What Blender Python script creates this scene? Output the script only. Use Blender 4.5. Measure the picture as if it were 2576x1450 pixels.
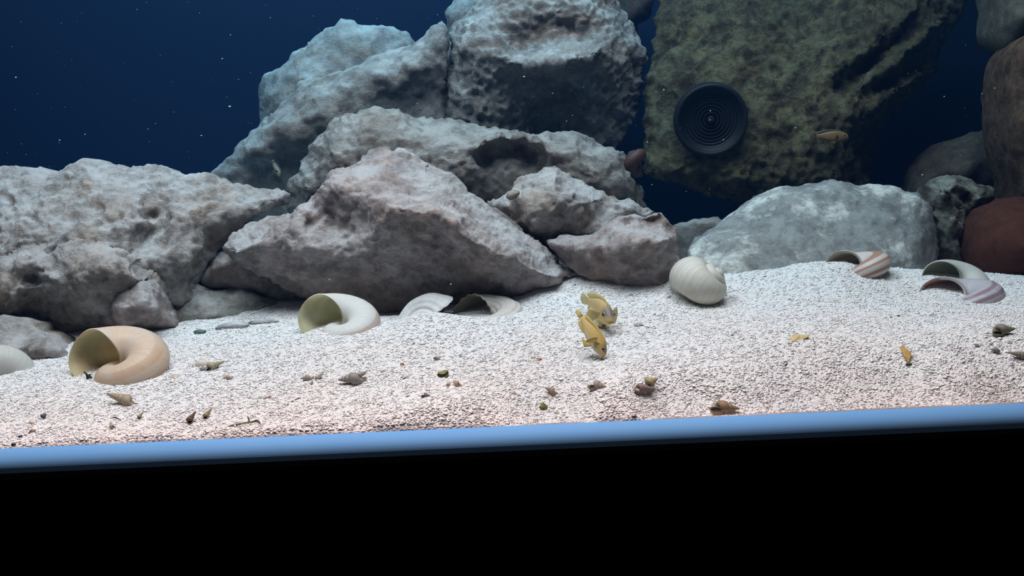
import bpy, math, random
import numpy as np
from mathutils import Vector, Matrix, noise
from mathutils.geometry import delaunay_2d_cdt

for o in list(bpy.data.objects):
    bpy.data.objects.remove(o)
scene = bpy.context.scene
COL = scene.collection
random.seed(7)
rng = np.random.default_rng(7)

# ------------------------------------------------------------------ camera
IMG_W, IMG_H, FPX = 2576.0, 1450.0, 2300.0
CAM_H = 0.17
PITCH = math.atan((725 - 330) / FPX)
ROLL = math.radians(2.55)
F_ = np.array([0, math.cos(PITCH), -math.sin(PITCH)])
R0 = np.array([1.0, 0, 0])
U0 = np.array([0, math.sin(PITCH), math.cos(PITCH)])
R_ = math.cos(ROLL) * R0 - math.sin(ROLL) * U0
U_ = math.sin(ROLL) * R0 + math.cos(ROLL) * U0
CAM = np.array([0.0, 0.0, CAM_H])
cam_data = bpy.data.cameras.new('camera')
cam = bpy.data.objects.new('camera', cam_data)
COL.objects.link(cam)
cam_data.sensor_width = 36.0
cam_data.lens = FPX / IMG_W * 36.0
cam_data.clip_start = 0.02
cam_data.clip_end = 20
cam.matrix_world = Matrix(((R_[0], U_[0], -F_[0], 0), (R_[1], U_[1], -F_[1], 0),
                           (R_[2], U_[2], -F_[2], CAM_H), (0, 0, 0, 1)))
scene.camera = cam

# ------------------------------------------------------------------ world, lamps, exposure
world = bpy.data.worlds.new('dark_room')
scene.world = world
world.use_nodes = True
bg = world.node_tree.nodes['Background']
bg.inputs[0].default_value = (0.35, 0.5, 0.8, 1)
bg.inputs[1].default_value = 0.004


def area_lamp(name, loc, sx, sy, watts, color, rot=(0, 0, 0)):
    d = bpy.data.lights.new(name, 'AREA')
    d.shape = 'RECTANGLE'
    d.size, d.size_y = sx, sy
    d.energy = watts
    d.color = color
    o = bpy.data.objects.new(name, d)
    COL.objects.link(o)
    o.location = loc
    o.rotation_euler = rot
    return o


# LED light bar hanging over the open top of the tank
area_lamp('led_light_bar', (-0.09, 0.45, 0.72), 0.80, 0.30, 16.8, (1.0, 0.665, 0.60))
# unseen cool lamp added over the rear to light and tint the back rocks
rear = area_lamp('rear_fill_lamp', (-0.12, 0.80, 0.72), 0.75, 0.12, 3.2, (0.42, 0.80, 1.0), (math.radians(24), 0, 0))
rear.data.spread = math.radians(95)
vs = scene.view_settings
vs.view_transform = 'Standard'
vs.look = 'None'
vs.gamma = 1.0
vs.exposure = 0.0
vs.use_curve_mapping = False


# ------------------------------------------------------------------ pixel geometry
def ray(px, py):
    px = np.asarray(px, float)
    py = np.asarray(py, float)
    return F_ + ((px - IMG_W / 2) / FPX)[..., None] * R_ - ((py - IMG_H / 2) / FPX)[..., None] * U_


def unproj(px, py, Y):
    d = ray(px, py)
    return CAM + d * (np.asarray(Y, float) / d[..., 1])[..., None]


def unproj_z(px, py, z):
    d = ray(px, py)
    return CAM + d * ((np.asarray(z, float) - CAM_H) / d[..., 2])[..., None]


def proj(P):
    q = np.asarray(P) - CAM
    w = q @ F_
    return np.stack([IMG_W / 2 + FPX * (q @ R_) / w, IMG_H / 2 - FPX * (q @ U_) / w], -1)


# ------------------------------------------------------------------ object helpers
def link(name, me, mat=None, parent=None):
    o = bpy.data.objects.new(name, me)
    COL.objects.link(o)
    if parent is not None:
        o.parent = parent
    if mat is not None and me is not None and len(me.materials) == 0:
        me.materials.append(mat)
    return o


def mesh(name, V, Fc, smooth=True):
    me = bpy.data.meshes.new(name)
    me.from_pydata([tuple(map(float, v)) for v in V], [], [tuple(map(int, f)) for f in Fc])
    if smooth:
        me.polygons.foreach_set('use_smooth', [True] * len(me.polygons))
    me.update()
    return me


def tag(o, label, cat, group=None, kind=None):
    o['label'] = label
    if cat:
        o['category'] = cat
    if group:
        o['group'] = group
    if kind:
        o['kind'] = kind
    return o


def empty(name, loc):
    o = bpy.data.objects.new(name, None)
    o.empty_display_size = 0.01
    COL.objects.link(o)
    o.location = tuple(map(float, loc))
    return o


def box_mesh(name, x0, x1, y0, y1, z0, z1):
    V = [(x, y, z) for x in (x0, x1) for y in (y0, y1) for z in (z0, z1)]
    Fc = [(0, 1, 3, 2), (4, 6, 7, 5), (0, 4, 5, 1), (2, 3, 7, 6), (0, 2, 6, 4), (1, 5, 7, 3)]
    return mesh(name, V, Fc, smooth=False)


# ------------------------------------------------------------------ material helpers
class NT:
    def __init__(self, name):
        self.m = bpy.data.materials.new(name)
        self.m.use_nodes = True
        self.t = self.m.node_tree
        self.n = self.t.nodes
        self.l = self.t.links
        self.b = self.n.get('Principled BSDF')
        self.out = self.n.get('Material Output')

    def node(self, typ, **kw):
        nd = self.n.new(typ)
        for k, v in kw.items():
            if k.startswith('i_'):
                key = k[2:]
                key = int(key) if key.isdigit() else key.replace('_', ' ')
                nd.inputs[key].default_value = v
            else:
                setattr(nd, k, v)
        return nd

    def noise(self, vec, scale, detail=6, rough=0.6, dist=0.0):
        nd = self.node('ShaderNodeTexNoise', i_Scale=scale, i_Detail=detail, i_Roughness=rough, i_Distortion=dist)
        if vec is not None:
            self.l.new(vec, nd.inputs['Vector'])
        return nd.outputs['Fac']

    def ramp(self, fac, p0, p1, c0=(0, 0, 0, 1), c1=(1, 1, 1, 1)):
        nd = self.node('ShaderNodeValToRGB')
        e = nd.color_ramp.elements
        e[0].position, e[1].position = p0, p1
        e[0].color, e[1].color = c0, c1
        self.l.new(fac, nd.inputs[0])
        return nd.outputs[0]

    def mix(self, fac, a, b):
        nd = self.node('ShaderNodeMix', data_type='RGBA')
        for sock, v in ((nd.inputs[0], fac), (nd.inputs[6], a), (nd.inputs[7], b)):
            if isinstance(v, (int, float)):
                sock.default_value = v
            elif isinstance(v, (tuple, list)):
                sock.default_value = tuple(v) + ((1,) if len(v) == 3 else ())
            else:
                self.l.new(v, sock)
        return nd.outputs[2]

    def math(self, op, a, b=None):
        nd = self.node('ShaderNodeMath', operation=op)
        for i, v in enumerate((a, b)):
            if v is None:
                continue
            if isinstance(v, (int, float)):
                nd.inputs[i].default_value = v
            else:
                self.l.new(v, nd.inputs[i])
        return nd.outputs[0]

    def bump(self, h, strength, dist, nrm=None):
        nd = self.node('ShaderNodeBump', i_Strength=strength, i_Distance=dist)
        self.l.new(h, nd.inputs['Height'])
        if nrm is not None:
            self.l.new(nrm, nd.inputs['Normal'])
        return nd.outputs[0]

    def done(self, color=None, normal=None, rough=0.8, spec=0.15):
        if color is not None:
            if isinstance(color, (tuple, list)):
                self.b.inputs['Base Color'].default_value = tuple(color) + ((1,) if len(color) == 3 else ())
            else:
                self.l.new(color, self.b.inputs['Base Color'])
        if normal is not None:
            self.l.new(normal, self.b.inputs['Normal'])
        self.b.inputs['Roughness'].default_value = rough
        self.b.inputs['Specular IOR Level'].default_value = spec
        return self.m


def plain(name, c, rough=0.6, spec=0.15, nscale=None, c2=None):
    t = NT(name)
    if nscale:
        pos = t.node('ShaderNodeNewGeometry').outputs['Position']
        f = t.ramp(t.noise(pos, nscale, 4), 0.35, 0.65)
        return t.done(t.mix(f, c, c2), None, rough, spec)
    return t.done(c, None, rough, spec)


def rock_mat(name, c1, c2, c3, dust=None, dust_amt=0.6, s=1.0, pits=0.6, off=0.0, bump=0.8, patch=(0.45, 0.62), drng=(0.40, 0.60), dsc=40):
    """c1 main stone, c2 patches, c3 stains in the fine grain; dust = settled pale sand on the upper faces"""
    t = NT(name)
    g = t.node('ShaderNodeNewGeometry')
    mp = t.node('ShaderNodeMapping')
    mp.inputs['Location'].default_value = (off, off * 1.7, -off)
    t.l.new(g.outputs['Position'], mp.inputs['Vector'])
    p = mp.outputs[0]
    col = t.mix(t.ramp(t.noise(p, 18 * s, 7, 0.68, 0.2), patch[0], patch[1]), c1, c2)
    fine = t.noise(p, 75 * s, 9, 0.72, 0.15)
    col = t.mix(t.ramp(fine, 0.40, 0.60, (1, 1, 1, 1), (0, 0, 0, 1)), col, c3)
    spots = t.noise(p, 260 * s, 4, 0.6)
    col = t.mix(t.ramp(spots, 0.27, 0.40, (0.55, 0.55, 0.55, 1), (0, 0, 0, 1)), col, tuple(0.45 * x for x in c3))
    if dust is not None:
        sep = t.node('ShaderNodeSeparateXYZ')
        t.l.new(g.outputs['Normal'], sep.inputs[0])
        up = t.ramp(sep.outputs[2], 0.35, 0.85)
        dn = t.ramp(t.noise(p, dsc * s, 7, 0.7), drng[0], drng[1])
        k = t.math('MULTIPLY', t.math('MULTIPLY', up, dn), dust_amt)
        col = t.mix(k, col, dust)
    vor = t.node('ShaderNodeTexVoronoi', i_Scale=230 * s, i_Randomness=1.0)
    t.l.new(p, vor.inputs['Vector'])
    pit = t.ramp(vor.outputs['Distance'], 0.0, 0.33)
    pm = t.ramp(t.noise(p, 30 * s, 4), 0.45, 0.6)
    pith = t.math('MULTIPLY', t.math('SUBTRACT', pit, 1.0), pm)
    h = t.math('ADD', t.math('MULTIPLY', fine, 1.0), t.math('MULTIPLY', pith, 0.28 * pits))
    h = t.math('ADD', h, t.math('MULTIPLY', t.noise(p, 420 * s, 6, 0.75), 0.30))
    nrm = t.bump(h, bump, 0.011 / s)
    return t.done(col, nrm, 0.9, 0.08)


# ------------------------------------------------------------------ sand surface
def rbf_fit(P, v, c=0.0, smooth=1e-9):
    P = np.asarray(P, float)
    d = np.sqrt(((P[:, None] - P[None]) ** 2).sum(-1) + c * c)
    A = np.zeros((len(P) + 3, len(P) + 3))
    n = len(P)
    A[:n, :n] = d - smooth * np.eye(n)
    A[:n, n] = 1
    A[:n, n + 1:] = P
    A[n, :n] = 1
    A[n + 1:, :n] = P.T
    w = np.linalg.lstsq(A, np.concatenate([v, [0, 0, 0]]), rcond=None)[0]

    def ev(Q):
        Q = np.asarray(Q, float)
        out = np.empty(len(Q))
        for i in range(0, len(Q), 20000):
            q = Q[i:i + 20000]
            dd = np.sqrt(((q[:, None] - P[None]) ** 2).sum(-1) + c * c)
            out[i:i + 20000] = dd @ w[:n] + w[n] + q @ w[n + 1:]
        return out
    return ev


FRONT_Y = 0.40


def edge_glow_line(px):
    return 1140 - 0.04464 * px


sand_pts = []
for px, py in ((-400, 1112), (0, 1096), (300, 1084), (600, 1067), (1000, 1038), (1250, 1032), (1450, 1062),
               (1700, 1062), (2000, 1049), (2300, 1036), (2576, 1023), (3000, 1004)):
    sand_pts.append(unproj(px, py - 4, FRONT_Y + 0.012))
for px, py, z in (
        (300, 962, .047), (60, 985, .047), (600, 970, .047), (900, 985, .046), (1200, 985, .047), (1500, 1010, .044),
        (1800, 990, .0432), (2100, 900, .0505), (2400, 960, .0437), (2620, 900, .050), (1500, 900, .050), (1350, 860, .055),
        (1650, 850, .055), (60, 915, .0495), (440, 832, .053), (560, 792, .056), (740, 766, .060), (620, 850, .053),
        (770, 828, .0555), (880, 808, .0590), (970, 815, .0575), (985, 790, .053), (1020, 802, .0600), (1120, 790, .0640),
        (1230, 800, .0575), (1180, 800, .0575), (1310, 748, .063), (1410, 692, .074), (1480, 690, .074), (1600, 730, .066),
        (1690, 740, .0645), (1725, 728, .0665), (1810, 757, .0605), (1850, 741, .063), (2000, 681, .072),
        (2090, 663, .0755), (2170, 682, .071), (2245, 716, .0638), (2320, 709, .065), (2420, 735, .0605), (2600, 724, .0610),
        (1390, 640, .084), (1360, 606, .090), (1900, 800, .059), (2200, 800, .058), (1100, 880, .054), (800, 890, .053),
        (1640, 950, .048), (2100, 790, .0595)):
    sand_pts.append(unproj_z(px, py, z))
sand_pts = [tuple(p) for p in sand_pts]
for x in (-0.7, -0.5, -0.3, 0.0, 0.2, 0.45, 0.7):
    sand_pts.append((x, 0.72, 0.06 if x < 0.2 else 0.042))
    sand_pts.append((x, 0.97, 0.05))
for y in (0.42, 0.5, 0.6):
    sand_pts.append((-0.7, y, 0.050))
    sand_pts.append((0.7, y, 0.052))
sand_pts = np.array(sand_pts)
_sand = rbf_fit(sand_pts[:, :2], sand_pts[:, 2], c=0.018)


def sand_z(x, y):
    z = _sand(np.stack([np.ravel(x), np.ravel(y)], -1)).reshape(np.shape(x))
    f = 0.0385 + (np.asarray(y) - 0.401) * 0.72          # the sand thins out against the front glass
    k = 0.0012
    return -k * np.logaddexp(-z / k, -f / k)


def ground(px, py):
    ys = np.linspace(0.402, 0.9, 500)
    P = unproj(np.full(500, px), np.full(500, py), ys)
    d = P[:, 2] - sand_z(P[:, 0], P[:, 1])
    i = int(np.argmax(d < 0)) if (d < 0).any() else 499
    if i == 0:
        return P[0]
    a, b = d[i - 1], d[i]
    t = a / (a - b)
    return P[i - 1] * (1 - t) + P[i] * t


# ------------------------------------------------------------------ the tank
M_black = plain('black_panel', (0.0004, 0.0004, 0.0005), 0.8, 0.0)
M_back = plain('dark_background_film', (0.006, 0.010, 0.022), 0.7, 0.05)
M_floor = plain('tank_floor_glass', (0.05, 0.08, 0.1), 0.5)
M_edge_glow = plain('painted_edge_glow', (0.105, 0.285, 0.56), 0.6, 0.08, 60, (0.11, 0.29, 0.55))  # blue glow of the bottom glass edge, put into the base colour


def glass_mat():
    t = NT('clear_tank_glass')
    tr = t.node('ShaderNodeBsdfTransparent')
    tr.inputs[0].default_value = (0.985, 0.995, 1.0, 1)
    gl = t.node('ShaderNodeBsdfGlossy', i_Roughness=0.02)
    mx = t.node('ShaderNodeMixShader')
    mx.inputs[0].default_value = 0.035
    t.l.new(tr.outputs[0], mx.inputs[1])
    t.l.new(gl.outputs[0], mx.inputs[2])
    t.l.new(mx.outputs[0], t.out.inputs['Surface'])
    return t.m


o = link('floor', box_mesh('floor', -0.78, 0.78, 0.392, 0.998, 0.0, 0.008), M_floor)
tag(o, 'glass bottom of the tank under the white sand', None, kind='structure')
o = link('wall_back', box_mesh('wall_back', -0.78, 0.78, 0.990, 0.998, 0.008, 0.56), M_back)
tag(o, 'dark blue back wall of the tank behind the rock pile', None, kind='structure')
o = link('wall_left', box_mesh('wall_left', -0.78, -0.772, 0.400, 0.990, 0.008, 0.56), M_back)
tag(o, 'dark side wall of the tank beyond the left edge', None, kind='structure')
o = link('wall_right', box_mesh('wall_right', 0.772, 0.78, 0.400, 0.990, 0.008, 0.56), M_back)
tag(o, 'dark side wall of the tank beyond the right edge', None, kind='structure')
o = link('window_1', box_mesh('window_1', -0.78, 0.78, 0.392, 0.400, 0.008, 0.56), glass_mat())
tag(o, 'clear front glass pane of the tank', None, kind='structure')

# quarter-round strip along the front glass foot, painted blue for the glowing glass edge
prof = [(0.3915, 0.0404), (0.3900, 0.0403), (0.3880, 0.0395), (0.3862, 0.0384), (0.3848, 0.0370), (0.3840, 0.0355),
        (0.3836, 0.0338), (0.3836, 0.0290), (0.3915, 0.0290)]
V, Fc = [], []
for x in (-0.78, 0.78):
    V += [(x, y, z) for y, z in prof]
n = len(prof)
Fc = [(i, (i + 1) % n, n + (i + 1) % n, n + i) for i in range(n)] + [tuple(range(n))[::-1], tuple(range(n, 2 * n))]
tm = mesh('edge_glow_strip_1', V, Fc, smooth=False)
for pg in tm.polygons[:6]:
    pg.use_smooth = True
o = link('edge_glow_strip_1', tm, M_edge_glow)
tag(o, 'blue strip painted as the glowing glass edge, along the foot of the front glass, above the black cabinet', None, kind='structure')

cab = empty('aquarium_cabinet', (0, 0.69, -0.75))
tag(cab, 'black aquarium cabinet below the tank, filling the bottom of the photo', 'cabinet')
for nm, b in (('body', (-0.80, 0.80, 0.394, 1.0, -0.75, -0.001)), ('plinth_front', (-0.80, 0.80, 0.376, 0.3912, -0.03, 0.0315)),
              ('door', (-0.798, -0.002, 0.374, 0.393, -0.73, -0.034)), ('door', (0.002, 0.798, 0.374, 0.393, -0.73, -0.034))):
    q = link(nm, box_mesh(nm, b[0], b[1], b[2] - 0.69, b[3] - 0.69, b[4] + 0.75, b[5] + 0.75), M_black, cab)

# sand bed
def sand_low(x, y):
    return np.array([noise.fractal(Vector((a * 45, b * 45, 0)), 0.8, 2.0, 3) for a, b in zip(np.ravel(x), np.ravel(y))]).reshape(np.shape(x)) * 0.0011


def build_sand():
    xf = np.arange(-0.40, 0.4001, 0.0016)
    xs = np.concatenate([np.linspace(-0.771, -0.41, 30), xf, np.linspace(0.41, 0.771, 30)])
    yf = np.arange(0.4022, 0.640, 0.0016)
    ys = np.concatenate([yf, np.linspace(0.648, 0.989, 40)])
    X, Yg = np.meshgrid(xs, ys)
    Z = sand_z(X, Yg)
    jit = rng.normal(0, 0.00018, Z.shape)
    Z = Z + jit + sand_low(X, Yg)
    # front rows: the sand lies against the glass, down to the blue strip
    Xr = np.stack([xs, xs])
    Yr = np.stack([xs * 0 + 0.4008, xs * 0 + 0.4012])
    Zr = np.stack([xs * 0 + 0.009, xs * 0 + 0.0378])
    X = np.concatenate([Xr, X]); Yg = np.concatenate([Yr, Yg]); Z = np.concatenate([Zr, Z])
    ny, nx = X.shape
    V = np.stack([X.ravel(), Yg.ravel(), Z.ravel()], -1)
    idx = np.arange(ny * nx).reshape(ny, nx)
    Fq = np.stack([idx[:-1, :-1], idx[:-1, 1:], idx[1:, 1:], idx[1:, :-1]], -1).reshape(-1, 4)
    me = bpy.data.meshes.new('sand_bed')
    me.from_pydata(V.tolist(), [], Fq.tolist())
    me.polygons.foreach_set('use_smooth', [True] * len(me.polygons))
    return me


def sand_mat(name, attr):
    t = NT(name)
    g = t.node('ShaderNodeNewGeometry')
    p = g.outputs['Position']
    big = t.ramp(t.noise(p, 14, 3), 0.42, 0.68)
    col = t.mix(big, (0.755, 0.725, 0.71), (0.765, 0.69, 0.65))
    if attr:
        at = t.node('ShaderNodeAttribute', attribute_name='grain')
        rp = t.node('ShaderNodeValToRGB')
        e = rp.color_ramp.elements
        e[0].position = 0.0; e[0].color = (0.08, 0.075, 0.08, 1)
        e[1].position = 1.0; e[1].color = (0.92, 0.90, 0.88, 1)
        for pos, c in ((0.012, (0.10, 0.09, 0.09, 1)), (0.02, (0.52, 0.47, 0.45, 1)), (0.08, (0.70, 0.65, 0.63, 1)),
                       (0.16, (0.80, 0.68, 0.61, 1)), (0.25, (0.84, 0.80, 0.78, 1)), (0.7, (0.90, 0.88, 0.87, 1))):
            x = e.new(pos); x.color = c
        t.l.new(at.outputs['Fac'], rp.inputs[0])
        col = t.mix(0.35, rp.outputs[0], col)
        return t.done(col, None, 0.85, 0.1)
    fine = t.noise(p, 900, 3, 0.6)
    col = t.mix(t.ramp(fine, 0.28, 0.5, (0.5, 0.5, 0.5, 1), (0, 0, 0, 1)), col, (0.58, 0.52, 0.50))
    vg = t.node('ShaderNodeTexVoronoi', i_Scale=900)
    t.l.new(p, vg.inputs['Vector'])
    hh = t.math('SUBTRACT', t.math('MULTIPLY', t.noise(p, 1100, 4, 0.65), 0.6), t.math('MULTIPLY', vg.outputs['Distance'], 0.9))
    nrm = t.bump(hh, 0.7, 0.0010)
    return t.done(col, nrm, 0.9, 0.08)


o = link('sand_bed', build_sand(), sand_mat('white_coral_sand', False))
tag(o, 'white coral sand bed sloping up from the front glass to the rocks', 'sand', kind='stuff')


def build_grains(n=165000):
    y = 0.4022 + rng.random(n) ** 1.15 * 0.226
    x = (rng.random(n) * 2 - 1) * (y * 0.60 + 0.01)
    e = 0.0007
    z = sand_z(x, y) + sand_low(x, y)
    s = np.clip(rng.lognormal(math.log(0.00044), 0.35, n), 0.0002, 0.0014)
    base = np.array([(1, 0, 0), (-1, 0, 0), (0, 1, 0), (0, -1, 0), (0, 0, 1), (0, 0, -1)], float)
    V = base[None] * (0.6 + 0.8 * rng.random((n, 6, 1)))
    V = V * np.array([1.15, 1.0, 0.45]) + rng.normal(0, 0.14, (n, 6, 3))
    a = rng.random(n) * 6.283
    ca, sa = np.cos(a)[:, None], np.sin(a)[:, None]
    vx = V[..., 0] * ca - V[..., 1] * sa
    vy = V[..., 0] * sa + V[..., 1] * ca
    V = np.stack([vx, vy, V[..., 2]], -1) * s[:, None, None]
    V += np.stack([x, y, z - 0.0001 + rng.random(n) * 0.00028], -1)[:, None]
    f = np.array([(0, 2, 4), (2, 1, 4), (1, 3, 4), (3, 0, 4), (2, 0, 5), (1, 2, 5), (3, 1, 5), (0, 3, 5)])
    Fc = (f[None] + 6 * np.arange(n)[:, None, None]).reshape(-1, 3)
    me = bpy.data.meshes.new('sand_grains')
    V = V.reshape(-1, 3)
    me.vertices.add(len(V)); me.vertices.foreach_set('co', V.ravel())
    me.loops.add(len(Fc) * 3); me.loops.foreach_set('vertex_index', Fc.ravel())
    me.polygons.add(len(Fc)); me.polygons.foreach_set('loop_start', np.arange(0, len(Fc) * 3, 3))
    me.polygons.foreach_set('use_smooth', [True] * len(Fc))
    me.update(calc_edges=True)
    at = me.attributes.new('grain', 'FLOAT', 'POINT')
    at.data.foreach_set('value', np.repeat(rng.random(n), 6))
    me.validate()
    return me


o = link('sand_grains', build_grains(), sand_mat('loose_sand_grains', True))
tag(o, 'loose white, pinkish and grey grains strewn over the sand bed', 'sand', kind='stuff')


# ------------------------------------------------------------------ rocks
def inside(poly, Q):
    x, y = Q[:, 0], Q[:, 1]
    r = np.zeros(len(Q), bool)
    a = poly
    b = np.roll(poly, -1, 0)
    for (x0, y0), (x1, y1) in zip(a, b):
        c = (y0 > y) != (y1 > y)
        with np.errstate(divide='ignore', invalid='ignore'):
            xi = (x1 - x0) * (y - y0) / (y1 - y0) + x0
        r ^= c & (x < xi)
    return r


def edge_dist(poly, Q):
    d = np.full(len(Q), 1e9)
    for p, q in zip(poly, np.roll(poly, -1, 0)):
        e = q - p
        L = e @ e + 1e-12
        t = np.clip((Q - p) @ e / L, 0, 1)
        dd = Q - p - t[:, None] * e
        d = np.minimum(d, (dd ** 2).sum(-1))
    return np.sqrt(d)


def densify(pts, step):
    out = []
    n = len(pts)
    P = np.array([(p[0], p[1], p[2]) for p in pts], float)
    for i in range(n):
        p0, p1, p2, p3 = P[i - 1], P[i], P[(i + 1) % n], P[(i + 2) % n]
        L = np.hypot(*(p2 - p1)[:2])
        k = max(1, int(L / step))
        for j in range(k):
            t = j / k
            cr = 0.5 * (2 * p1 + (p2 - p0) * t + (2 * p0 - 5 * p1 + 4 * p2 - p3) * t * t + (3 * p1 - p0 - 3 * p2 + p3) * t ** 3)
            ln = p1 * (1 - t) + p2 * t
            out.append(0.5 * cr + 0.5 * ln)
    return np.array(out)


def pl(pts, step=14):
    out = []
    for p, q in zip(pts[:-1], pts[1:]):
        k = max(1, int(math.hypot(q[0] - p[0], q[1] - p[1]) / step))
        out += [tuple(p[i] + (q[i] - p[i]) * j / k for i in range(3)) for j in range(k)]
    return out + [tuple(pts[-1])]


def rock(name, label, Y0, outline, ctrl, mat, Tb=0.05, edge=40, step=7, amp=1.0, nscale=1.0, seed=0, group=None, parent_tag=True, smooth_c=6.0):
    pts = [(p[0], p[1], p[2] if len(p) > 2 else Y0) for p in outline]
    poly3 = densify(pts, step)
    poly = poly3[:, :2]
    x0, y0 = poly.min(0)
    x1, y1 = poly.max(0)

    def grid(st):
        gy = np.arange(y0 + st / 2, y1, st * 0.866)
        rows = []
        for i, yy in enumerate(gy):
            gx = np.arange(x0 + (st / 2 if i % 2 else 0), x1, st)
            rows.append(np.stack([gx, np.full_like(gx, yy)], -1))
        Q = np.concatenate(rows) + rng.uniform(-0.12, 0.12, (sum(map(len, rows)), 2)) * st
        Q = Q[inside(poly, Q)]
        d = edge_dist(poly, Q)
        k = d > min(st, step) * 0.55
        return Q[k], d[k]

    c = np.array([q for q in ctrl], float) if ctrl else np.zeros((0, 3))
    sub = poly3[:: max(1, len(poly3) // 60)]
    cp = np.concatenate([sub, c]) if len(c) else sub
    ev = rbf_fit(cp[:, :2] / 100.0, cp[:, 2], c=smooth_c / 100.0)

    def tri(Q):
        allp = np.concatenate([poly, Q])
        n = len(poly)
        edges = [(i, (i + 1) % n) for i in range(n)]
        r = delaunay_2d_cdt([Vector(p) for p in allp], edges, [], 1, 1e-6)
        return np.array([tuple(v) for v in r[0]]), [tuple(f) for f in r[2]], r[3]

    # front
    Q, d = grid(step)
    vv, ff, orig = tri(Q)
    n = len(poly)
    dist = edge_dist(poly, vv)
    Yv = ev(vv / 100.0)
    onb = np.array([any(k < n for k in oo) for oo in orig])
    bidx = {}
    for i, oo in enumerate(orig):
        for k in oo:
            if k < n:
                Yv[i] = poly3[k, 2]
                bidx[k] = i
    t = np.clip(dist / edge, 0, 1)
    bulge = np.sqrt(np.clip(1 - (1 - t) ** 2, 0, 1)) * edge * Y0 / FPX * 0.8
    Yv = np.where(onb, Yv, Yv - bulge)
    Vf = unproj(vv[:, 0], vv[:, 1], Yv)
    # back
    stb = max(step * 3, 24)
    Qb, db = grid(stb)
    vb, fb, ob = tri(Qb)
    distb = edge_dist(poly, vb)
    Dm = max(distb.max(), 1)
    evb = rbf_fit(sub[:, :2] / 100.0, sub[:, 2], c=smooth_c / 100.0)
    Vb = unproj(vb[:, 0], vb[:, 1], np.maximum(evb(vb / 100.0), ev(vb / 100.0) + 0.004))
    Vb[:, 1] = Vb[:, 1] + Tb * np.sqrt(np.clip(1 - (1 - distb / Dm) ** 2, 0, 1))
    remap = {}
    V = [tuple(v) for v in Vf]
    for i, oo in enumerate(ob):
        kk = [k for k in oo if k < n and k in bidx]
        if kk:
            remap[i] = bidx[kk[0]]
        else:
            remap[i] = len(V)
            V.append(tuple(Vb[i]))
    Fc = []
    for f in ff:
        Fc.append(f)
    for f in fb:
        g = tuple(remap[k] for k in f)
        if len(set(g)) == len(g):
            Fc.append(g[::-1])
    V = np.array(V)
    # orientation: front faces must look at the camera
    a, b, c3 = (V[list(ff[0])[k]] for k in range(3))
    if np.cross(b - a, c3 - a) @ (CAM - a) < 0:
        Fc = [f[::-1] for f in Fc]
    me = mesh(name, V, Fc)
    nv = len(V)
    nr = np.empty(nv * 3)
    me.vertices.foreach_get('normal', nr) if False else None
    me.vertex_normals.foreach_get('vector', nr)
    nr = nr.reshape(-1, 3)
    disp = np.empty(nv)
    so = Vector((seed * 3.1, seed * 1.7, seed * 2.3))
    for i in range(nv):
        p = Vector(V[i]) + so
        a1 = noise.fractal(p * (22 * nscale), 1.0, 2.0, 2)
        a2 = noise.ridged_multi_fractal(p * (48 * nscale), 0.9, 2.1, 4, 1.0, 2.0) - 1.1
        a3 = noise.turbulence(p * (150 * nscale), 3, False) - 0.4
        a4 = noise.noise(p * (420 * nscale))
        disp[i] = (0.0036 * a1 + 0.0022 * a2 + 0.0022 * a3 + 0.0004 * a4) * amp
    disp = np.clip(disp, -0.012, 0.009)
    V2 = V + nr * disp[:, None]
    me.vertices.foreach_set('co', V2.ravel())
    me.update()
    base = np.array([V2[:, 0].mean(), V2[:, 1].mean(), V2[:, 2].min()])
    me.vertices.foreach_set('co', (V2 - base).ravel())
    me.update()
    o = link(name, me, mat)
    o.location = tuple(base)
    tag(o, label, 'rock', group)
    return o


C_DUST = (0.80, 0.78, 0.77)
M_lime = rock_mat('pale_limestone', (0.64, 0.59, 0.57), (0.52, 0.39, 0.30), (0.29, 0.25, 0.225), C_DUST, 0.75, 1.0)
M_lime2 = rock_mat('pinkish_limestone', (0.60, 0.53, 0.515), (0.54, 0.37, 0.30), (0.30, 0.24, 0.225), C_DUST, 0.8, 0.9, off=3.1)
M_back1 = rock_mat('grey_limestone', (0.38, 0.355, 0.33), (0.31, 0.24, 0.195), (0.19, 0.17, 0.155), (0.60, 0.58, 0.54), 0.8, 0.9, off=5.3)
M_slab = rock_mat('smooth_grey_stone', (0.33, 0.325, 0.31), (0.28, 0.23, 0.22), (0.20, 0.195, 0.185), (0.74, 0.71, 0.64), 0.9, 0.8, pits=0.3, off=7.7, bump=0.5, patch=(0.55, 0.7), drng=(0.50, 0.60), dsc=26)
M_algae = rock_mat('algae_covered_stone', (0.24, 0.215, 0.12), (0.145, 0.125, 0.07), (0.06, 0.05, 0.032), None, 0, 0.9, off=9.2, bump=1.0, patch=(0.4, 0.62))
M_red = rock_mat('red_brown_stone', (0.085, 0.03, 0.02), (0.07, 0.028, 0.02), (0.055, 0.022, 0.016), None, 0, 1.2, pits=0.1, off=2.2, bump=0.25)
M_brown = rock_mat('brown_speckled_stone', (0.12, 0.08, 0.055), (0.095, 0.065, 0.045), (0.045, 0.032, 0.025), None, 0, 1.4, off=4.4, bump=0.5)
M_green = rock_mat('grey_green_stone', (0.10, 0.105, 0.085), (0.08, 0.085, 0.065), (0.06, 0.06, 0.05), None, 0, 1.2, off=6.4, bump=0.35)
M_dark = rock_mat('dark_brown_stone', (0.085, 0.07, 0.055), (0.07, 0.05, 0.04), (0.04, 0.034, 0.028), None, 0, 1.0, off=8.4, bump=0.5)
M_mott = rock_mat('mottled_stone', (0.30, 0.29, 0.23), (0.12, 0.09, 0.065), (0.07, 0.055, 0.045), (0.5, 0.5, 0.44), 0.7, 0.9, off=1.4, patch=(0.45, 0.55))

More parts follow.
